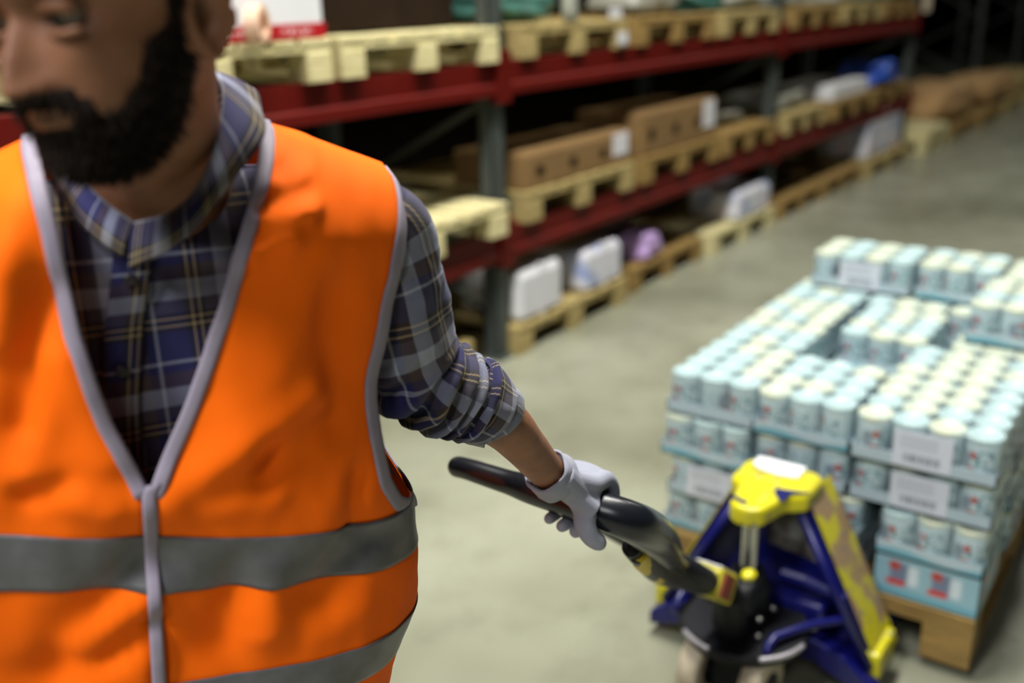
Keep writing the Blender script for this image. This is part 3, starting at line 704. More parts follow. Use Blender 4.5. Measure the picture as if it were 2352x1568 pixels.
# loop: left side bar, cross grip, right side bar
yA, yB = .888 - HY, .583 - HY
gp = []; gr = []
NG = 40
def lerp(a, b, t): return a + (b - a) * t
ctrl = [(ax(.56, .015), .020), (ax(.40, .07, .012), .017), (ax(.16, .12, .014), .015), (ax(.05, yA - .012, .008), .0155), (ax(.0, yA - .004), .0165), (ax(-.01, yA - .03), .0165), (ax(0, yA - .1), .0185), (ax(0, .0), .0225), (ax(0, -.09), .025), (ax(0, yB + .05), .027), (ax(.03, yB + .008), .0295), (ax(.11, yB + .012), .033), (ax(.22, -.12), .034), (ax(.36, -.075), .033), (ax(.48, -.035), .030), (ax(.58, -.015), .024), (ax(.62, -.008), .02)]
def spline(ctrl, per=8):
    P = [c[0] for c in ctrl]; R = [c[1] for c in ctrl]; op = []; orr = []
    for i in range(len(P) - 1):
        p0 = P[max(i - 1, 0)]; p1 = P[i]; p2 = P[i + 1]; p3 = P[min(i + 2, len(P) - 1)]
        for k in range(per):
            t = k / per
            op.append(.5 * ((2 * p1) + (-p0 + p2) * t + (2 * p0 - 5 * p1 + 4 * p2 - p3) * t * t + (-p0 + 3 * p1 - 3 * p2 + p3) * t ** 3)); orr.append(lerp(R[i], R[i + 1], t))
    op.append(P[-1]); orr.append(R[-1]); return op, orr
a_, r__ = spline(ctrl); lp = part(MB().tube(a_, r__, 20), 'handle_loop', M['grip'], smooth=True)
# lower shell with striped sticker under the right bar
a_, r__ = spline([(ax(.10, yB + .03, -.03), .014), (ax(.2, -.115, -.034), .02), (ax(.36, -.07, -.034), .022), (ax(.5, -.03, -.032), .022), (ax(.66, -.0, -.02), .026), (ax(.8, 0, -.006), .03)])
part(MB().tube(a_, r__, 16), 'lower_shell', M['black'], lp, True)
a_, r__ = spline([(ax(.12, yB + .025, -.036), .013), (ax(.2, -.115, -.038), .0175), (ax(.36, -.07, -.038), .0195), (ax(.5, -.03, -.036), .0195)])
q = part(MB().tube(a_, r__, 16), 'striped_sticker', M['stripe'], lp, True); q['label'] = 'yellow and black striped sticker'
part(MB().tube([ax(.2, -.115, .0), ax(.36, -.07, .0), ax(.5, -.03, .0)], [.0345, .0345, .031], 4, upv=(0, 0, 1)), 'seam_trim', M['worn_steel'], lp) if 0 else None

# ------------------------------------------------------------------ the worker
vdir = RW @ Vector(((345 - PX0) / FPX, 0, 1)); VV = Vector((vdir.x, vdir.y, 0)).normalized(); UU = Vector((VV.y, -VV.x, 0))
def WL(u, v, z): return UU * u + VV * v + Vector((0, 0, z))
def interp(tab, z):
    if z <= tab[0][0]: return tab[0][1]
    for (a, b), (c, d) in zip(tab, tab[1:]):
        if z <= c:
            t = (z - a) / (c - a); return b + (d - b) * t
    return tab[-1][1]
def smooth(a, b, x):
    t = max(0, min(1, (x - a) / (b - a))); return t * t * (3 - 2 * t)
UC = [(.8, -.055), (1.0, -.04), (1.23, -.02), (1.29, -.014), (1.37, .0), (1.49, .026), (1.56, .036)]
Wd = [(.78, .235), (.9, .252), (1.0, .284), (1.1, .276), (1.2, .262), (1.3, .25), (1.4, .256), (1.5, .256), (1.56, .25)]
Bd = [(.78, .13), (1.0, .14), (1.2, .135), (1.4, .12), (1.56, .11)]
VC = [(.78, 1.075), (1.0, 1.07), (1.2, 1.055), (1.4, 1.05), (1.56, 1.045)]
NEX = 2.6
HEM, TOP = .80, 1.512
def loc_uz(px, py, D):
    p = at(px, py, D); return p.dot(UU), p.z
# cloth folds: ridges drawn on the chest in (u, z), seen from the front
FOLDS = []
def fold(x0, y0, x1, y1, wd, amp, D=.95): FOLDS.append((Vector(loc_uz(x0, y0, D)), Vector(loc_uz(x1, y1, D)), wd, amp * 1.35))
fold(390, 1120, 720, 930, .022, .010); fold(330, 1290, 120, 1560, .03, -.012); fold(345, 1390, 180, 1500, .02, .010)
fold(345, 1470, 250, 1560, .014, -.008); fold(700, 330, 640, 520, .016, .010); fold(640, 385, 690, 350, .010, -.008); fold(600, 450, 680, 430, .010, -.009)
fold(590, 520, 660, 500, .010, -.009); fold(560, 560, 700, 460, .012, .007); fold(500, 1010, 640, 860, .03, .006); fold(740, 560, 650, 800, .03, .006)
fold(620, 1060, 620, 1130, .016, -.006); fold(640, 1400, 640, 1568, .02, .008); fold(560, 1420, 520, 1568, .03, -.010); fold(800, 1500, 900, 1390, .03, -.010)
fold(90, 1020, 250, 1130, .02, .007); fold(60, 420, 30, 700, .02, .009); fold(110, 600, 60, 900, .016, -.007); fold(250, 1000, 160, 760, .018, .006)
fold(70, 1070, 150, 1050, .014, -.007); fold(880, 1200, 880, 1330, .014, -.006); fold(760, 700, 800, 1000, .03, -.006); fold(430, 1180, 640, 1160, .02, .005)
def folds(u, z):
    p = Vector((u, z)); s = 0
    for a, b, wd, amp in FOLDS:
        d = b - a; t = max(0, min(1, (p - a).dot(d) / d.length_squared)); q = (p - (a + t * d)).length
        if q < 3 * wd: s += amp * math.exp(-(q / wd) ** 2)
    q = Vector((u * 7, z * 5, 1.7))
    s += .006 * noise.noise(q) + .0045 * noise.noise(Vector((u * 16 + z * 6, z * 9 - u * 5, 4.1))) + .0018 * noise.noise(Vector((u * 38, z * 26, 9)))
    return s
def torso(t, zn, off=0., wr=0., shape=1.0):
    """t: angle from the chest centre (radians, + towards image right), zn: nominal height"""
    s = (zn - HEM) / (TOP - HEM); w_ = interp(Wd, zn) * shape + off; b_ = interp(Bd, zn) * (.5 + .5 * shape) + off
    st, ct = math.sin(t), math.cos(t); e = 2 / NEX
    du = w_ * math.copysign(abs(st) ** e, st); dv = -b_ * math.copysign(abs(ct) ** e, ct)
    uc = interp(UC, zn); vc = interp(VC, zn)
    s0 = .87; rnd = 1.0
    if s > s0: rnd = math.sqrt(max(0, 1 - ((s - s0) / (1 - s0)) ** 2.2))
    ztop = 1.513 + off - .42 * max(0, abs(du) - .108) - 1.2 * max(0, abs(du) - .23)
    z = zn - (TOP - ztop) * smooth(.72, 1, s)
    z -= interp([(.9, .07), (1.0, .13), (1.12, .235), (1.22, .235), (1.40, 0)], zn) * du
    if wr:
        f = folds(uc + du, z) * wr * (1 if ct > 0 else .7); k = (abs(ct) ** .5); du += f * st; dv -= f * math.copysign(k, ct)
    return WL(uc + du, vc + dv * rnd, z)
def t_of_rho(r): return math.asin(min(1, max(0, r)) ** (NEX / 2))
HALF = [(1.222, 0), (1.29, .028), (1.37, .056), (1.45, .079), (1.512, .101)]
ARMF = [(1.165, 1.0), (1.171, .98), (1.19, .90), (1.22, .85), (1.26, .83), (1.3, .84), (1.4, .865), (1.48, .87), (1.512, .87)]
ARMB = [(1.165, 1.0), (1.173, .99), (1.19, .96), (1.23, .93), (1.3, .88), (1.4, .91), (1.48, .95), (1.512, .95)]
NECKB = [(1.465, 0), (1.495, .07), (1.512, .103)]
def tin(z, off=0): 
    h = interp(HALF, z); return t_of_rho(h / (interp(Wd, z) + off))
def tfront(z): return t_of_rho(interp(ARMF, z)) if z > 1.165 else PI / 2
def tback(z): return PI - t_of_rho(interp(ARMB, z)) if z > 1.165 else PI / 2
OFFV = .022
# body: head + neck + torso + arms + legs as one mesh
def head_pt(z, a, off=0):
    """canonical head: x to his left, y forward, origin between the ears"""
    F = [(-.116, .045), (-.108, .070), (-.100, .082), (-.09, .088), (-.073, .086), (-.055, .092), (-.03, .089), (-.01, .086), (.012, .085), (.03, .094), (.06, .092), (.09, .080), (.115, .055), (.135, .02), (.142, .0)]
    Bk = [(-.116, .02), (-.108, .0), (-.095, -.03), (-.07, -.055), (-.04, -.075), (0, -.094), (.03, -.102), (.08, -.09), (.115, -.062), (.135, -.03), (.142, -.0)]
    Wt = [(-.116, .012), (-.108, .025), (-.098, .034), (-.085, .042), (-.068, .052), (-.04, .063), (-.01, .071), (.02, .077), (.05, .077), (.08, .070), (.11, .052), (.13, .028), (.142, .002)]
    f = interp(F, z); b = interp(Bk, z); w_ = interp(Wt, z); c = (f + b) / 2; h = (f - b) / 2
    sa, ca = math.sin(a), math.cos(a); e = 2 / 2.25
    x = w_ * math.copysign(abs(sa) ** e, sa); y = c + h * math.copysign(abs(ca) ** e, ca)
    if ca > 0:
        g = lambda cx, cz, sx, sz, amp: amp * math.exp(-((x - cx) / sx) ** 2 - ((z - cz) / sz) ** 2)
        fy = 0
        for s in (-1, 1):
            fy += g(s * .032, .012, .017, .011, -.015) + g(s * .046, -.014, .02, .016, .005) + g(s * .030, .031, .022, .007, .005) + g(s * .0125, -.036, .007, .007, .010) + g(s * .03, -.055, .012, .02, -.002)
        nz = 0
        if -.045 < z < .03: nz = .027 * smooth(.03, -.028, z) * smooth(-.046, -.036, z); 
        wn = .0075 + .004 * smooth(.0, -.035, z)
        fy += nz * math.exp(-(x / wn) ** 2) + g(0, -.0515, .02, .0045, .006) + g(0, -.0625, .018, .005, .007) + g(0, -.057, .026, .0025, -.004) + g(0, -.09, .02, .012, .004)
        y += fy
    p = Vector((x, y, z))
    if off:
        nrm = Vector((x / (w_ + .001) ** 1.0 * .8, (y - c) / (h + .001), (z - .02) * 4)); nrm.normalize(); p += nrm * off
    return p
hz = [-.116 + .258 * i / 110 for i in range(111)]; HA = 120
ear_w = at(430, 8, .735)
yaw, pitch, roll = math.radians(44), math.radians(10), math.radians(2)
Lh = UU; Fh = -VV
Rh = Matrix((Lh, Fh, Vector((0, 0, 1)))).transposed()               # columns: his left, forward, up  (left-handed fix below)
Rz = Matrix.Rotation(0, 3, 'Z')
c_, s_ = math.cos(yaw), math.sin(yaw)
F1 = (-VV) * c_ + (-UU) * s_; L1 = UU * c_ + (-VV) * s_; U1 = Vector((0, 0, 1))
F2 = F1 * math.cos(pitch) - U1 * math.sin(pitch); U2 = U1 * math.cos(pitch) + F1 * math.sin(pitch)
L3 = L1 * math.cos(roll) + U2 * math.sin(roll); U3 = U2 * math.cos(roll) - L1 * math.sin(roll)
HO = ear_w - L3 * .078
def HW(p): return HO + L3 * p.x + F2 * p.y + U3 * p.z
body = MB()
hg = [[HW(head_pt(z, 2 * PI * j / HA)) for j in range(HA)] for z in hz]
body.grid(hg, closed=True); 
nb = len(body.v); body.add([HW(Vector((0, .03, -.118))), HW(Vector((0, 0, .143)))] + hg[0] + hg[-1], [(0, 2 + (j + 1) % HA, 2 + j) for j in range(HA)] + [(1, 2 + HA + j, 2 + HA + (j + 1) % HA) for j in range(HA)])
def ear(b, s):
    """ear shell: rim, antihelix, hollow and lobe"""
    rows_ = []; NR, NA = 16, 40
    for i in range(NR + 1):
        r = i / NR; row = []
        for j in range(NA):
            a = 2 * PI * j / NA
            ry = .0185 * (1 + .12 * math.sin(a)) * r; rz = .034 * r
            py = ry * math.cos(a) - .004; pz = rz * math.sin(a)
            if math.sin(a) < -.3: py = py * (1 - .35 * (-math.sin(a) - .3))
            h = .008 * math.exp(-((r - .9) / .09) ** 2) * (0.4 if (math.cos(a) > .6 and math.sin(a) < .3) else 1) + .005 * math.exp(-((r - .55) / .12) ** 2) * (1 if math.cos(a) < .5 else .2) - .007 * math.exp(-(r / .38) ** 2)
            if r > .97: h = -.004
            outw = .006 + .016 * max(0, -(py + .004) / .02) * .9 + h
            row.append(HW(Vector((s * (.0735 + outw), py - .010, pz - .012))))
        rows_.append(row)
    b.grid(rows_, closed=True)
    b2 = [[HW(Vector((s * (.066), -.006 + .014 * math.cos(2 * PI * j / NA), -.010 + .026 * math.sin(2 * PI * j / NA)))) for j in range(NA)]]
    b.grid([rows_[-1], b2[0]], closed=True)
for s in (-1, 1): ear(body, s)
neck_lo = WL(.032, 1.045, 1.44); neck_hi = HW(Vector((0, -.025, -.01)))
body.tube([WL(.02, 1.05, 1.30), neck_lo, neck_lo.lerp(neck_hi, .35), neck_lo.lerp(neck_hi, .65), neck_hi], [.085, .07, .062, .060, .062], 32)
# torso (kept inside the clothes)
NT_ = 64; tz = [.80 + (1.5 - .80) * i / 40 for i in range(41)]
tg = [[torso(2 * PI * j / NT_, z, -.05, 0, .92) for j in range(NT_)] for z in tz]
body.grid(tg, closed=True); body.add(tg[0] + tg[-1], [tuple(range(NT_))[::-1], tuple(range(NT_, 2 * NT_))])
# left arm (image right), reaching back to the handle
AR = [(at(810, 530, 1.075), .036), (at(868, 600, 1.08), .042), (at(915, 750, 1.11), .043), (at(950, 850, 1.14), .041), (at(1040, 905, 1.185), .039), (at(1150, 968, 1.245), .0335), (at(1200, 1018, 1.29), .0290), (at(1238, 1062, 1.335), .0262), (at(1262, 1088, 1.362), .0245), (at(1290, 1112, 1.385), .018)]
a_, r__ = spline(AR, 6); body.tube(a_, r__, 28, flat=1.0)
# right arm hanging, out of frame
RA = [(WL(-.15, 1.06, 1.40), .045), (WL(-.24, 1.08, 1.37), .046), (WL(-.335, 1.09, 1.23), .042), (WL(-.385, 1.08, 1.06), .036), (WL(-.395, 1.04, .94), .029), (WL(-.395, 1.01, .86), .03), (WL(-.39, .99, .79), .02)]
a_, r__ = spline(RA, 5); body.tube(a_, r__, 20)
for s in (-1, 1):
    LG = [(WL(-.055 + s * .095, 1.08, .88), .095), (WL(-.06 + s * .1, 1.07, .7), .085), (WL(-.06 + s * .105, 1.07 - .04 * s, .48), .06), (WL(-.06 + s * .105, 1.08 - .1 * s, .3), .055), (WL(-.06 + s * .105, 1.09 - .14 * s, .1), .04)]
    a_, r__ = spline(LG, 5); body.tube(a_, r__, 20)
person = body.build('person', M['skin'], smooth=True)
md = person.modifiers.new('remesh', 'REMESH'); md.mode = 'VOXEL'; md.voxel_size = .0032; md.use_smooth_shade = True
md = person.modifiers.new('smooth', 'SMOOTH'); md.factor = .5; md.iterations = 3
tag(person, 'bearded worker in orange safety vest and plaid shirt, one gloved hand pulling the truck', 'person')

# eyes
for s in (-1, 1):
    b = MB().ball(HW(Vector((s * .032, .0692, .0105))), .0122, 20, 14); e = b.build('eyeball', M['eye_white'], person, True)
    fwd = (F2 * .95 - L3 * .1 - U3 * .25).normalized(); c = HW(Vector((s * .032, .0692, .0105))) + fwd * .0082
    MB().ball(c, .0066, 16, 10).build('iris', M['iris'], e, True)
    # lids and brow
    for zz, th, nm_ in ((.0165, .0055, 'upper_eyelid'), (.003, .003, 'lower_eyelid')):
        pp = [HW(Vector((s * (.032 + .017 * (k / 8 * 2 - 1)), .083 - .007 * (k / 8 * 2 - 1) ** 2, zz + (.004 if zz > .01 else -.002) * (1 - (k / 8 * 2 - 1) ** 2) - .003))) for k in range(9)]
        MB().tube(pp, [.002] + [th] * 7 + [.002], 10).build(nm_, M['skin'], person, True)
    pp = [HW(Vector((s * (.014 + .042 * k / 8), .097 - .014 * (k / 8) ** 2, .036 + .006 * math.sin(PI * k / 9)))) for k in range(9)]
    MB().tube(pp, [.002, .004, .0045, .0048, .0045, .004, .0035, .003, .0015], 10, flat=.6).build('eyebrow', M['hair'], person, True)
# beard shell with soft edge following jaw, chin, moustache and sideburns
def beard_mask(p):
    x, y, z = abs(p.x), p.y, p.z
    if y < -.018: return 0
    line = interp([(0, -.068), (.02, -.068), (.03, -.064), (.045, -.062), (.056, -.046), (.064, -.02), (.09, .02)], x)   # upper border
    m_ = smooth(line + .008, line - .008, z) * smooth(-.018, -.004, y)
    if x > .058: m_ = max(m_, smooth(.022, .008, y) * smooth(-.018, -.008, y) * smooth(.06, .05, z) * (1 if z > -.05 else 1))
    mo = smooth(.032, .026, x) * smooth(-.036, -.041, z) * smooth(-.054, -.049, z) * (1 if y > .05 else 0)
    side = smooth(.02, .026, x) * smooth(.04, .033, x) * smooth(-.044, -.05, z) * (1 if y > .05 else 0)
    return max(m_, mo, side)
rows_ = []; mk = []
for z in hz:
    rr = []; mm = []
    for j in range(HA):
        p = head_pt(z, 2 * PI * j / HA); k = beard_mask(p); q = head_pt(z, 2 * PI * j / HA, .0001 - .003 * (1 - k) + k * (.0032 + .0018 * noise.noise(p * 260)))
        rr.append(HW(q)); mm.append(k)
    rows_.append(rr); mk.append(mm)
b = MB()
b.v = [p for r in rows_ for p in r]
for i in range(len(hz) - 1):
    for j in range(HA):
        k = (j + 1) % HA
        if max(mk[i][j], mk[i][k], mk[i + 1][j], mk[i + 1][k]) > .25:
            b.f.append((i * HA + j, i * HA + k, (i + 1) * HA + k, (i + 1) * HA + j)); b.uv.append([(0, 0)] * 4)
b.f.append(tuple(range(HA))[::-1]); b.uv.append([(0, 0)] * HA)
beard = b.build('beard', M['hair'], person, True)
# beard strands for a soft outline
def strands(name, mask, n_, ln, seed, parent, zmin, zmax, off=.002, thin=.0006):
    rnd = random.Random(seed); b = MB(); c = 0; tries = 0
    while c < n_ and tries < n_ * 30:
        tries += 1; z = rnd.uniform(zmin, zmax); a = rnd.uniform(0, 2 * PI); p = head_pt(z, a)
        if rnd.random() > mask(p): continue
        q = head_pt(z, a, .01); nr = (q - p).normalized(); d = (nr * .55 + Vector((0, 0, -.8)) + Vector((rnd.uniform(-.3, .3), rnd.uniform(-.3, .3), 0))).normalized()
        l_ = ln * rnd.uniform(.5, 1.2); p0 = p + nr * off * .2; p1 = p0 + d * l_ * .5 + nr * l_ * .25; p2 = p0 + d * l_
        sd = nr.cross(d).normalized() * thin
        P0, P1, P2 = HW(p0), HW(p1), HW(p2); sW = (HW(p0 + sd) - P0)
        b.add([P0 - sW, P0 + sW, P1 + sW, P1 - sW, P2], [(0, 1, 2, 3), (3, 2, 4)]); c += 1
    return b.build(name, M['hair'], parent)
strands('beard_strands', beard_mask, 5000, .012, 3, beard, -.114, .05)
def hair_mask(p):
    x, y, z = abs(p.x), p.y, p.z
    line = interp([(-.11, -.045), (-.03, -.03), (.0, .02), (.02, .04), (.05, .055), (.08, .075), (.11, .09)], y)
    k = smooth(line - .006, line + .006, z)
    if x > .05 and -.03 < y < .012 and z < .04: k = 0 if y < -.0 else k
    return k
rows_ = []; mk = []
for z in hz:
    rr = []; mm = []
    for j in range(HA):
        p = head_pt(z, 2 * PI * j / HA); k = hair_mask(p); q = head_pt(z, 2 * PI * j / HA, -.003 + k * (.014 + .006 * noise.noise(p * 60)))
        rr.append(HW(q)); mm.append(k)
    rows_.append(rr); mk.append(mm)
b = MB(); b.v = [p for r in rows_ for p in r]
for i in range(len(hz) - 1):
    for j in range(HA):
        k = (j + 1) % HA
        if max(mk[i][j], mk[i][k], mk[i + 1][j], mk[i + 1][k]) > .25:
            b.f.append((i * HA + j, i * HA + k, (i + 1) * HA + k, (i + 1) * HA + j)); b.uv.append([(0, 0)] * 4)
b.f.append(tuple((len(hz) - 1) * HA + j for j in range(HA))); b.uv.append([(0, 0)] * HA)
b.build('hair', M['hair'], person, True)
# trousers and boots
b = MB()
for s in (-1, 1):
    LG = [(WL(-.055 + s * .08, 1.08, .95), .12), (WL(-.06 + s * .1, 1.07, .7), .1), (WL(-.06 + s * .105, 1.07 - .04 * s, .48), .078), (WL(-.06 + s * .105, 1.08 - .1 * s, .3), .07), (WL(-.06 + s * .105, 1.09 - .14 * s, .07), .068)]
    a_, r__ = spline(LG, 6); b.tube(a_, r__, 24, disp=lambda t, a: .005 * math.sin(t * 30 + a * 2))
b.build('trousers', M['denim'], person, True)
for s in (-1, 1):
    c = WL(-.06 + s * .105, 1.09 - .14 * s, 0)
    MB().tube([c + VV * .06 + Vector((0, 0, .05)), c + Vector((0, 0, .055)), c - VV * .1 + Vector((0, 0, .045)), c - VV * .19 + Vector((0, 0, .034))], [.045, .05, .044, .03], 18, flat=.95).build('boot', M['boot'], person, True)

# ---- shirt: torso, sleeves, collar
def uvrow(P, s0=0.):
    out = []
    for r in P:
        x = s0; rr = [x]
        out.append(rr)
        for a, b in zip(r, r[1:]): x += (b - a).length; rr.append(x)
    L0 = [0.]; k = len(P[0]) // 2
    for r0, r1 in zip(P, P[1:]): L0.append(L0[-1] + (r1[k] - r0[k]).length)
    return [[(a, L0[i]) for a in r] for i, r in enumerate(out)]
b = MB(); R_ = []
for i in range(60):
    z = .84 + (1.5115 - .84) * i / 59; row = []
    for j in range(97):
        t = -PI + 2 * PI * j / 96; p = torso(t, z, -.022, .0, .94)
        u = p.dot(UU); f = .005 * noise.noise(Vector((u * 22, z * 12, 3))) + .004 * noise.noise(Vector((u * 50 + z * 10, z * 20, 8)))
        row.append(p - VV * f * (1 if math.cos(t) > 0 else 0))
    R_.append(row)
uvr = [[(p.dot(UU) * 1.0 + .3, p.z) for p in row] for row in R_]
b.grid(R_, uvs=uvr); shirt = b.build('shirt', M['plaid'], person, True, solid=.0015)
# button placket
pk = []; uvp = []
for i in range(40):
    z = 1.16 + (1.455 - 1.16) * i / 39; row = []; ur = []
    for j in range(6):
        du = -.044 + .034 * j / 5; uu = interp(UC, z) + du + .006
        base_ = torso(0, z, -.022, 0, .94); p = base_ + UU * (du + .006) - VV * (.0055 + .001 * math.sin(z * 90))
        row.append(p); ur.append((.11 + j / 5 * .034, z))
    pk.append(row); uvp.append(ur)
MB().grid(pk, uvs=uvp).build('placket', M['plaid'], shirt, True, solid=.003)
for z in (1.328, 1.225, 1.425):
    c = torso(0, z, -.022, 0, .94) + UU * (-.021) - VV * .009
    mt = Matrix.Translation(c) @ Matrix((UU, Vector((0, 0, 1)), -VV)).transposed().to_4x4()
    MB().lathe([(.0005, .0), (.0045, 0), (.006, .001), (.006, .003), (.0045, .004), (.0005, .003)], 20, mt).build('button', M['button'], shirt, True)
# chest pocket flap edge
pp = [torso(.33 + .012 * k, 1.345 - .0004 * (k - 6) ** 2, -.016, 0, .94) for k in range(13)]
# collar: stand plus two fold-down leaves, each from (inner/top edge, outer/bottom edge)
def leaf(inner, outer, nme='collar', drop=.01):
    I, _ = spline([(at(*p), 0) for p in inner] + [(WL(.035, 1.125, 1.535), 0)], 8); O, _ = spline([(at(*p), 0) for p in outer] + [(WL(.035, 1.15, 1.488), 0)], 8)
    n_ = min(len(I), len(O)); G_ = []
    for i in range(n_):
        a = I[int(i * (len(I) - 1) / (n_ - 1))]; c = O[int(i * (len(O) - 1) / (n_ - 1))]; row = []
        for j in range(9):
            t = j / 8; p = a.lerp(c, t) - VV * (.009 * math.sin(PI * t)) + Vector((0, 0, .004 * math.sin(PI * t))); row.append(p)
        G_.append(row)
    return MB().grid(G_, uvs=[[(j / 8 * .05 + .2, i * .006) for j in range(9)] for i in range(n_)]).build(nme, M['plaid'], shirt, True, solid=.0035)
leaf([(308, 512, .885), (385, 492, .875), (448, 440, .875), (490, 350, .885), (510, 250, .905), (503, 185, .945), (470, 170, 1.0)],
     [(297, 618, .882), (375, 582, .868), (440, 532, .866), (488, 474, .868), (545, 400, .882), (602, 320, .905), (600, 262, .945), (560, 210, 1.0)])
leaf([(308, 512, .885), (260, 480, .885), (215, 440, .895), (180, 400, .92), (170, 360, .96), (200, 330, 1.0)],
     [(284, 590, .882), (240, 560, .88), (180, 505, .892), (140, 440, .92), (120, 400, .96), (140, 350, 1.0)])
# sleeve with crumpled elbow and a rolled cuff
SL = [(at(806, 512, 1.06), .050), (at(826, 528, 1.063), .058), (at(862, 560, 1.072), .0615), (at(893, 650, 1.09), .0605), (at(915, 745, 1.11), .059), (at(947, 835, 1.14), .0575), (at(1005, 880, 1.17), .054), (at(1045, 900, 1.188), .050), (at(1085, 920, 1.205), .047)]
a_, r__ = spline(SL, 22)
def sdisp(t, a):
    k = smooth(.48, .66, t)
    w1 = math.sin(2 * PI * (t * 11.5 + .32 * math.sin(a + .8) + .16 * math.sin(2 * a + 1) + .25 * noise.noise(Vector((math.cos(a), math.sin(a), t * 6)))))
    f = k * .0098 * (abs(w1) ** .7 * math.copysign(1, w1)) * (.55 + .45 * math.sin(a * 1.0 + 2.2 + t * 5))
    f += (.0045 * noise.noise(Vector((math.cos(a) * 1.6, math.sin(a) * 1.6, t * 9))) + .002 * noise.noise(Vector((math.cos(a) * 5, math.sin(a) * 5, t * 26))))
    f += .006 * math.exp(-((t - .2) / .1) ** 2) * math.sin(a * 2 + 1)
    return f
sleeve = MB().tube(a_, r__, 96, cap=False, disp=sdisp, uvscale=.056).build('sleeve', M['plaid'], shirt, True, solid=.002)
cf = [(at(1062, 904, 1.195), .0475), (at(1070, 909, 1.198), .0505), (at(1084, 918, 1.206), .0515), (at(1100, 928, 1.215), .0508), (at(1115, 937, 1.224), .0485), (at(1123, 942, 1.228), .046), (at(1122, 941, 1.227), .0425), (at(1108, 933, 1.22), .040)]
a_, r__ = spline(cf, 6)
MB().tube(a_, r__, 96, cap=False, uvscale=.05, disp=lambda t, a: .0016 * math.sin(3 * a + 7 * t) + .0016 * noise.noise(Vector((math.cos(a) * 3, math.sin(a) * 3, t * 4)))).build('rolled_cuff', M['plaid'], shirt, True)
SR = [(WL(-.15, 1.06, 1.395), .055), (WL(-.24, 1.08, 1.36), .06), (WL(-.335, 1.09, 1.225), .056), (WL(-.385, 1.08, 1.06), .05)]
a_, r__ = spline(SR, 10); MB().tube(a_, r__, 40, cap=False, uvscale=.056, disp=lambda t, a: .004 * math.sin(20 * t + 2 * a)).build('sleeve', M['plaid'], shirt, True, solid=.002)

# ---- vest
vb = MB(); NZ, NC = 130, 60
zs = [HEM + (TOP - HEM) * i / NZ for i in range(NZ + 1)]
EDG = {}
for s in (1, -1):
    fr_, bk_ = [], []
    for z in zs:
        a, c = tin(z, OFFV), tfront(z); fr_.append([torso(s * (a + (c - a) * j / NC), z, OFFV, 1.0) for j in range(NC + 1)])
        a2 = tback(z); c2 = PI - t_of_rho(interp(NECKB, z) / (interp(Wd, z) + OFFV)); bk_.append([torso(s * (a2 + (c2 - a2) * j / NC), z, OFFV, 1.0) for j in range(NC + 1)])
    vb.grid(fr_); vb.grid(bk_); EDG[s] = (fr_, bk_)
vest = vb.build('safety_vest', M['orange'], person, True, solid=.0015)
def strip(pts, nrm, wid, name, mat, side=None, thick=.003, lift=.0015):
    """flat tape along pts; side = in-plane direction per point"""
    G_ = []
    for p, nr, sd in zip(pts, nrm, side):
        G_.append([p + nr * lift + sd * (wid * (j / 4 - .5)) + nr * (.0012 * (1 - (j / 2 - 1) ** 2)) for j in range(5)])
    return MB().grid(G_).build(name, mat, vest, True, solid=thick)
def edge_strip(col, inner, name='binding', wid=.0135):
    """col: list of edge points, inner: neighbours on the cloth"""
    pts = col; sd = []; nr = []
    for i, p in enumerate(pts):
        t = (pts[min(i + 1, len(pts) - 1)] - pts[max(i - 1, 0)]).normalized(); q = inner[i] - p
        q = q - q.dot(t) * t
        if q.length < 1e-6: q = UU
        q.normalize(); n_ = t.cross(q).normalized()
        if n_.dot(p - WL(interp(UC, p.z), interp(VC, p.z), p.z - .12)) < 0: n_ = -n_
        sd.append(q); nr.append(n_)
    pts = [p + s * wid * .45 for p, s in zip(pts, sd)]
    return strip(pts, nr, wid, name, M['binding'], sd)
i0 = next(i for i, z in enumerate(zs) if z > 1.222); ia = next(i for i, z in enumerate(zs) if z > 1.165)
for s in (1, -1):
    F_, B_ = EDG[s]
    edge_strip([F_[i][0] for i in range(i0 - 1, NZ + 1)], [F_[i][3] for i in range(i0 - 1, NZ + 1)])
    edge_strip([F_[i][NC] for i in range(NZ, ia - 1, -1)], [F_[i][NC - 3] for i in range(NZ, ia - 1, -1)], wid=.017)
    edge_strip([B_[i][0] for i in range(ia, NZ + 1)], [B_[i][3] for i in range(ia, NZ + 1)], wid=.017)
# centre front binding
cp = [EDG[1][0][i][0] for i in range(0, i0 + 2)]
strip(cp, [-VV] * len(cp), .0125, 'front_binding', M['binding'], [UU] * len(cp), lift=.004)
# reflective bands
for z0, z1 in ((1.112, 1.172), (.944, 1.002)):
    G_ = []
    for i in range(13):
        z = z0 + (z1 - z0) * i / 12; row = []
        for j in range(241):
            t = -PI + 2 * PI * j / 240; row.append(torso(t, z + .004 * noise.noise(Vector((math.sin(t) * 3, 1, 5))), OFFV + .0022, 1.0))
        G_.append(row)
    MB().grid(G_).build('reflective_band', M['reflective'], vest, True, solid=.001)

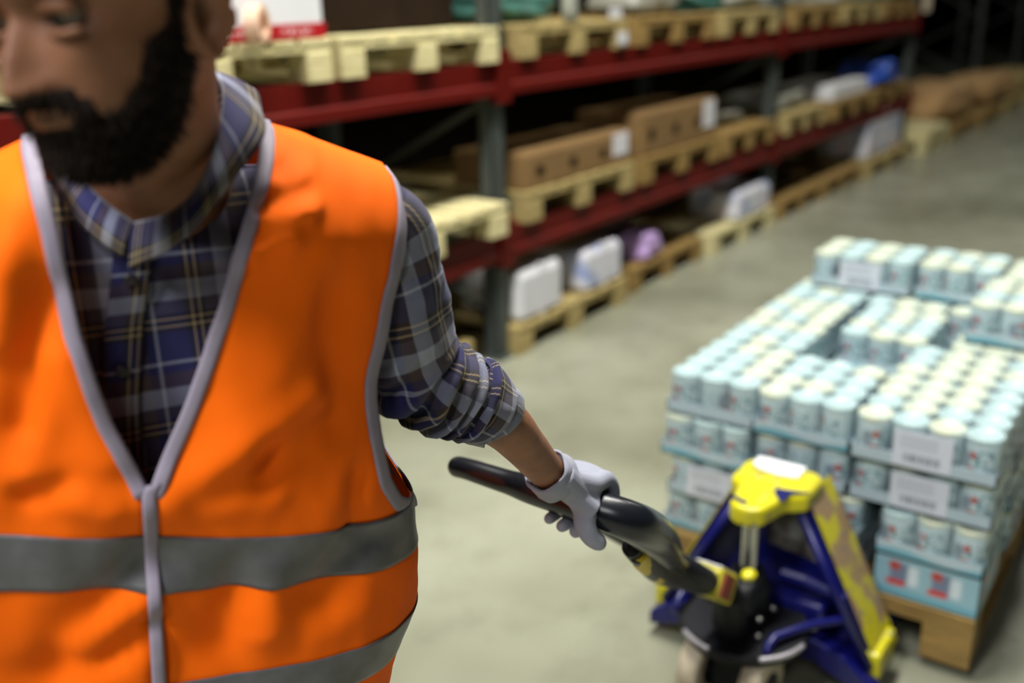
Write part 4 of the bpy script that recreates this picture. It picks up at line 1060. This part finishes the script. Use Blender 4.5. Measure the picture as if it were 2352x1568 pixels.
# ---- glove
gl = MB()
eb = Vector((0, -1, 0)); ex = Vector((1, 0, 0)); ez = Vector((0, 0, 1))
wr = at(1262, 1088, 1.362)
def H(b_, x_, z_): return PH + eb * (b_ - .012) + ex * x_ + ez * z_
mid = H(0, .0, .036)
offs = [.034, .011, -.012, -.034]; rr_ = [.0118, .0120, .0115, .0105]; ln_ = [.95, 1.05, 1.0, .85]
for o_, r0, l_ in zip(offs, rr_, ln_):
    base_ = wr.lerp(H(o_, 0, .036), .35) + eb * o_ * .3
    pts = [base_, H(o_, -.008, .041), H(o_ * 1.05, .024, .036), H(o_ * 1.08, .044, .012), H(o_ * 1.08, .040, -.018), H(o_ * 1.05, .014, -.037 * l_), H(o_, -.014, -.036 * l_)]
    a_, q_ = spline([(p, r) for p, r in zip(pts, [r0 * 1.25, r0 * 1.3, r0 * 1.2, r0 * 1.05, r0, r0 * .95, r0 * .8])], 5); gl.tube(a_, q_, 14)
    gl.ball(pts[-1], r0 * .8, 12, 8)
# metacarpal body between wrist and knuckles
gl.tube([wr, wr.lerp(H(0, -.01, .036), .5), H(.002, -.010, .038), H(.002, .010, .039), H(.002, .028, .034)], [.031, .038, .045, .047, .044], 32, flat=.42, upv=(0, 1, 0))
for k_ in range(5):
    gl.tube([wr.lerp(H(.03, -.02, .02), .4), H(.022 + .006 * k_, .024 - .012 * k_, .034 - .006 * k_)], [.02, .015], 12)
gl.tube([wr.lerp(mid, .1) - eb * -.012, H(.03, -.022, .026)], [.024, .018], 16)
# thumb leaves the side of the palm and closes under the grip
th = [(wr.lerp(H(.02, 0, .02), .35) + eb * .008, .018), (H(.032, -.026, .014), .018), (H(.040, -.036, -.006), .0155), (H(.048, -.034, -.024), .0138), (H(.056, -.024, -.037), .0122)]
a_, q_ = spline(th, 6); gl.tube(a_, q_, 16); gl.ball(th[-1][0], .0112, 12, 8)
# heel of the hand down to the wrist
gl.tube([wr + (wr - mid).normalized() * .0, wr.lerp(mid, .35)], [.0300, .033], 24)
glove = gl.build('glove', M['glove'], person, True)
md = glove.modifiers.new('remesh', 'REMESH'); md.mode = 'VOXEL'; md.voxel_size = .0018; md.use_smooth_shade = True
md = glove.modifiers.new('smooth', 'SMOOTH'); md.factor = .6; md.iterations = 7
dr = (at(1290, 1112, 1.385) - at(1238, 1062, 1.335)).normalized()
ck = [wr - dr * .012, wr - dr * .008, wr + dr * .002, wr + dr * .012, wr + dr * .022]
MB().tube(ck, [.0292, .0312, .0302, .0318, .031], 40, cap=False, disp=lambda t, a: .0014 * math.sin(5 * a + 6 * t)).build('glove_cuff', M['glove'], glove, True, solid=.003)

for o in list(bpy.data.objects):
    if o.type == 'LIGHT': pass
print('objects', len(bpy.data.objects))
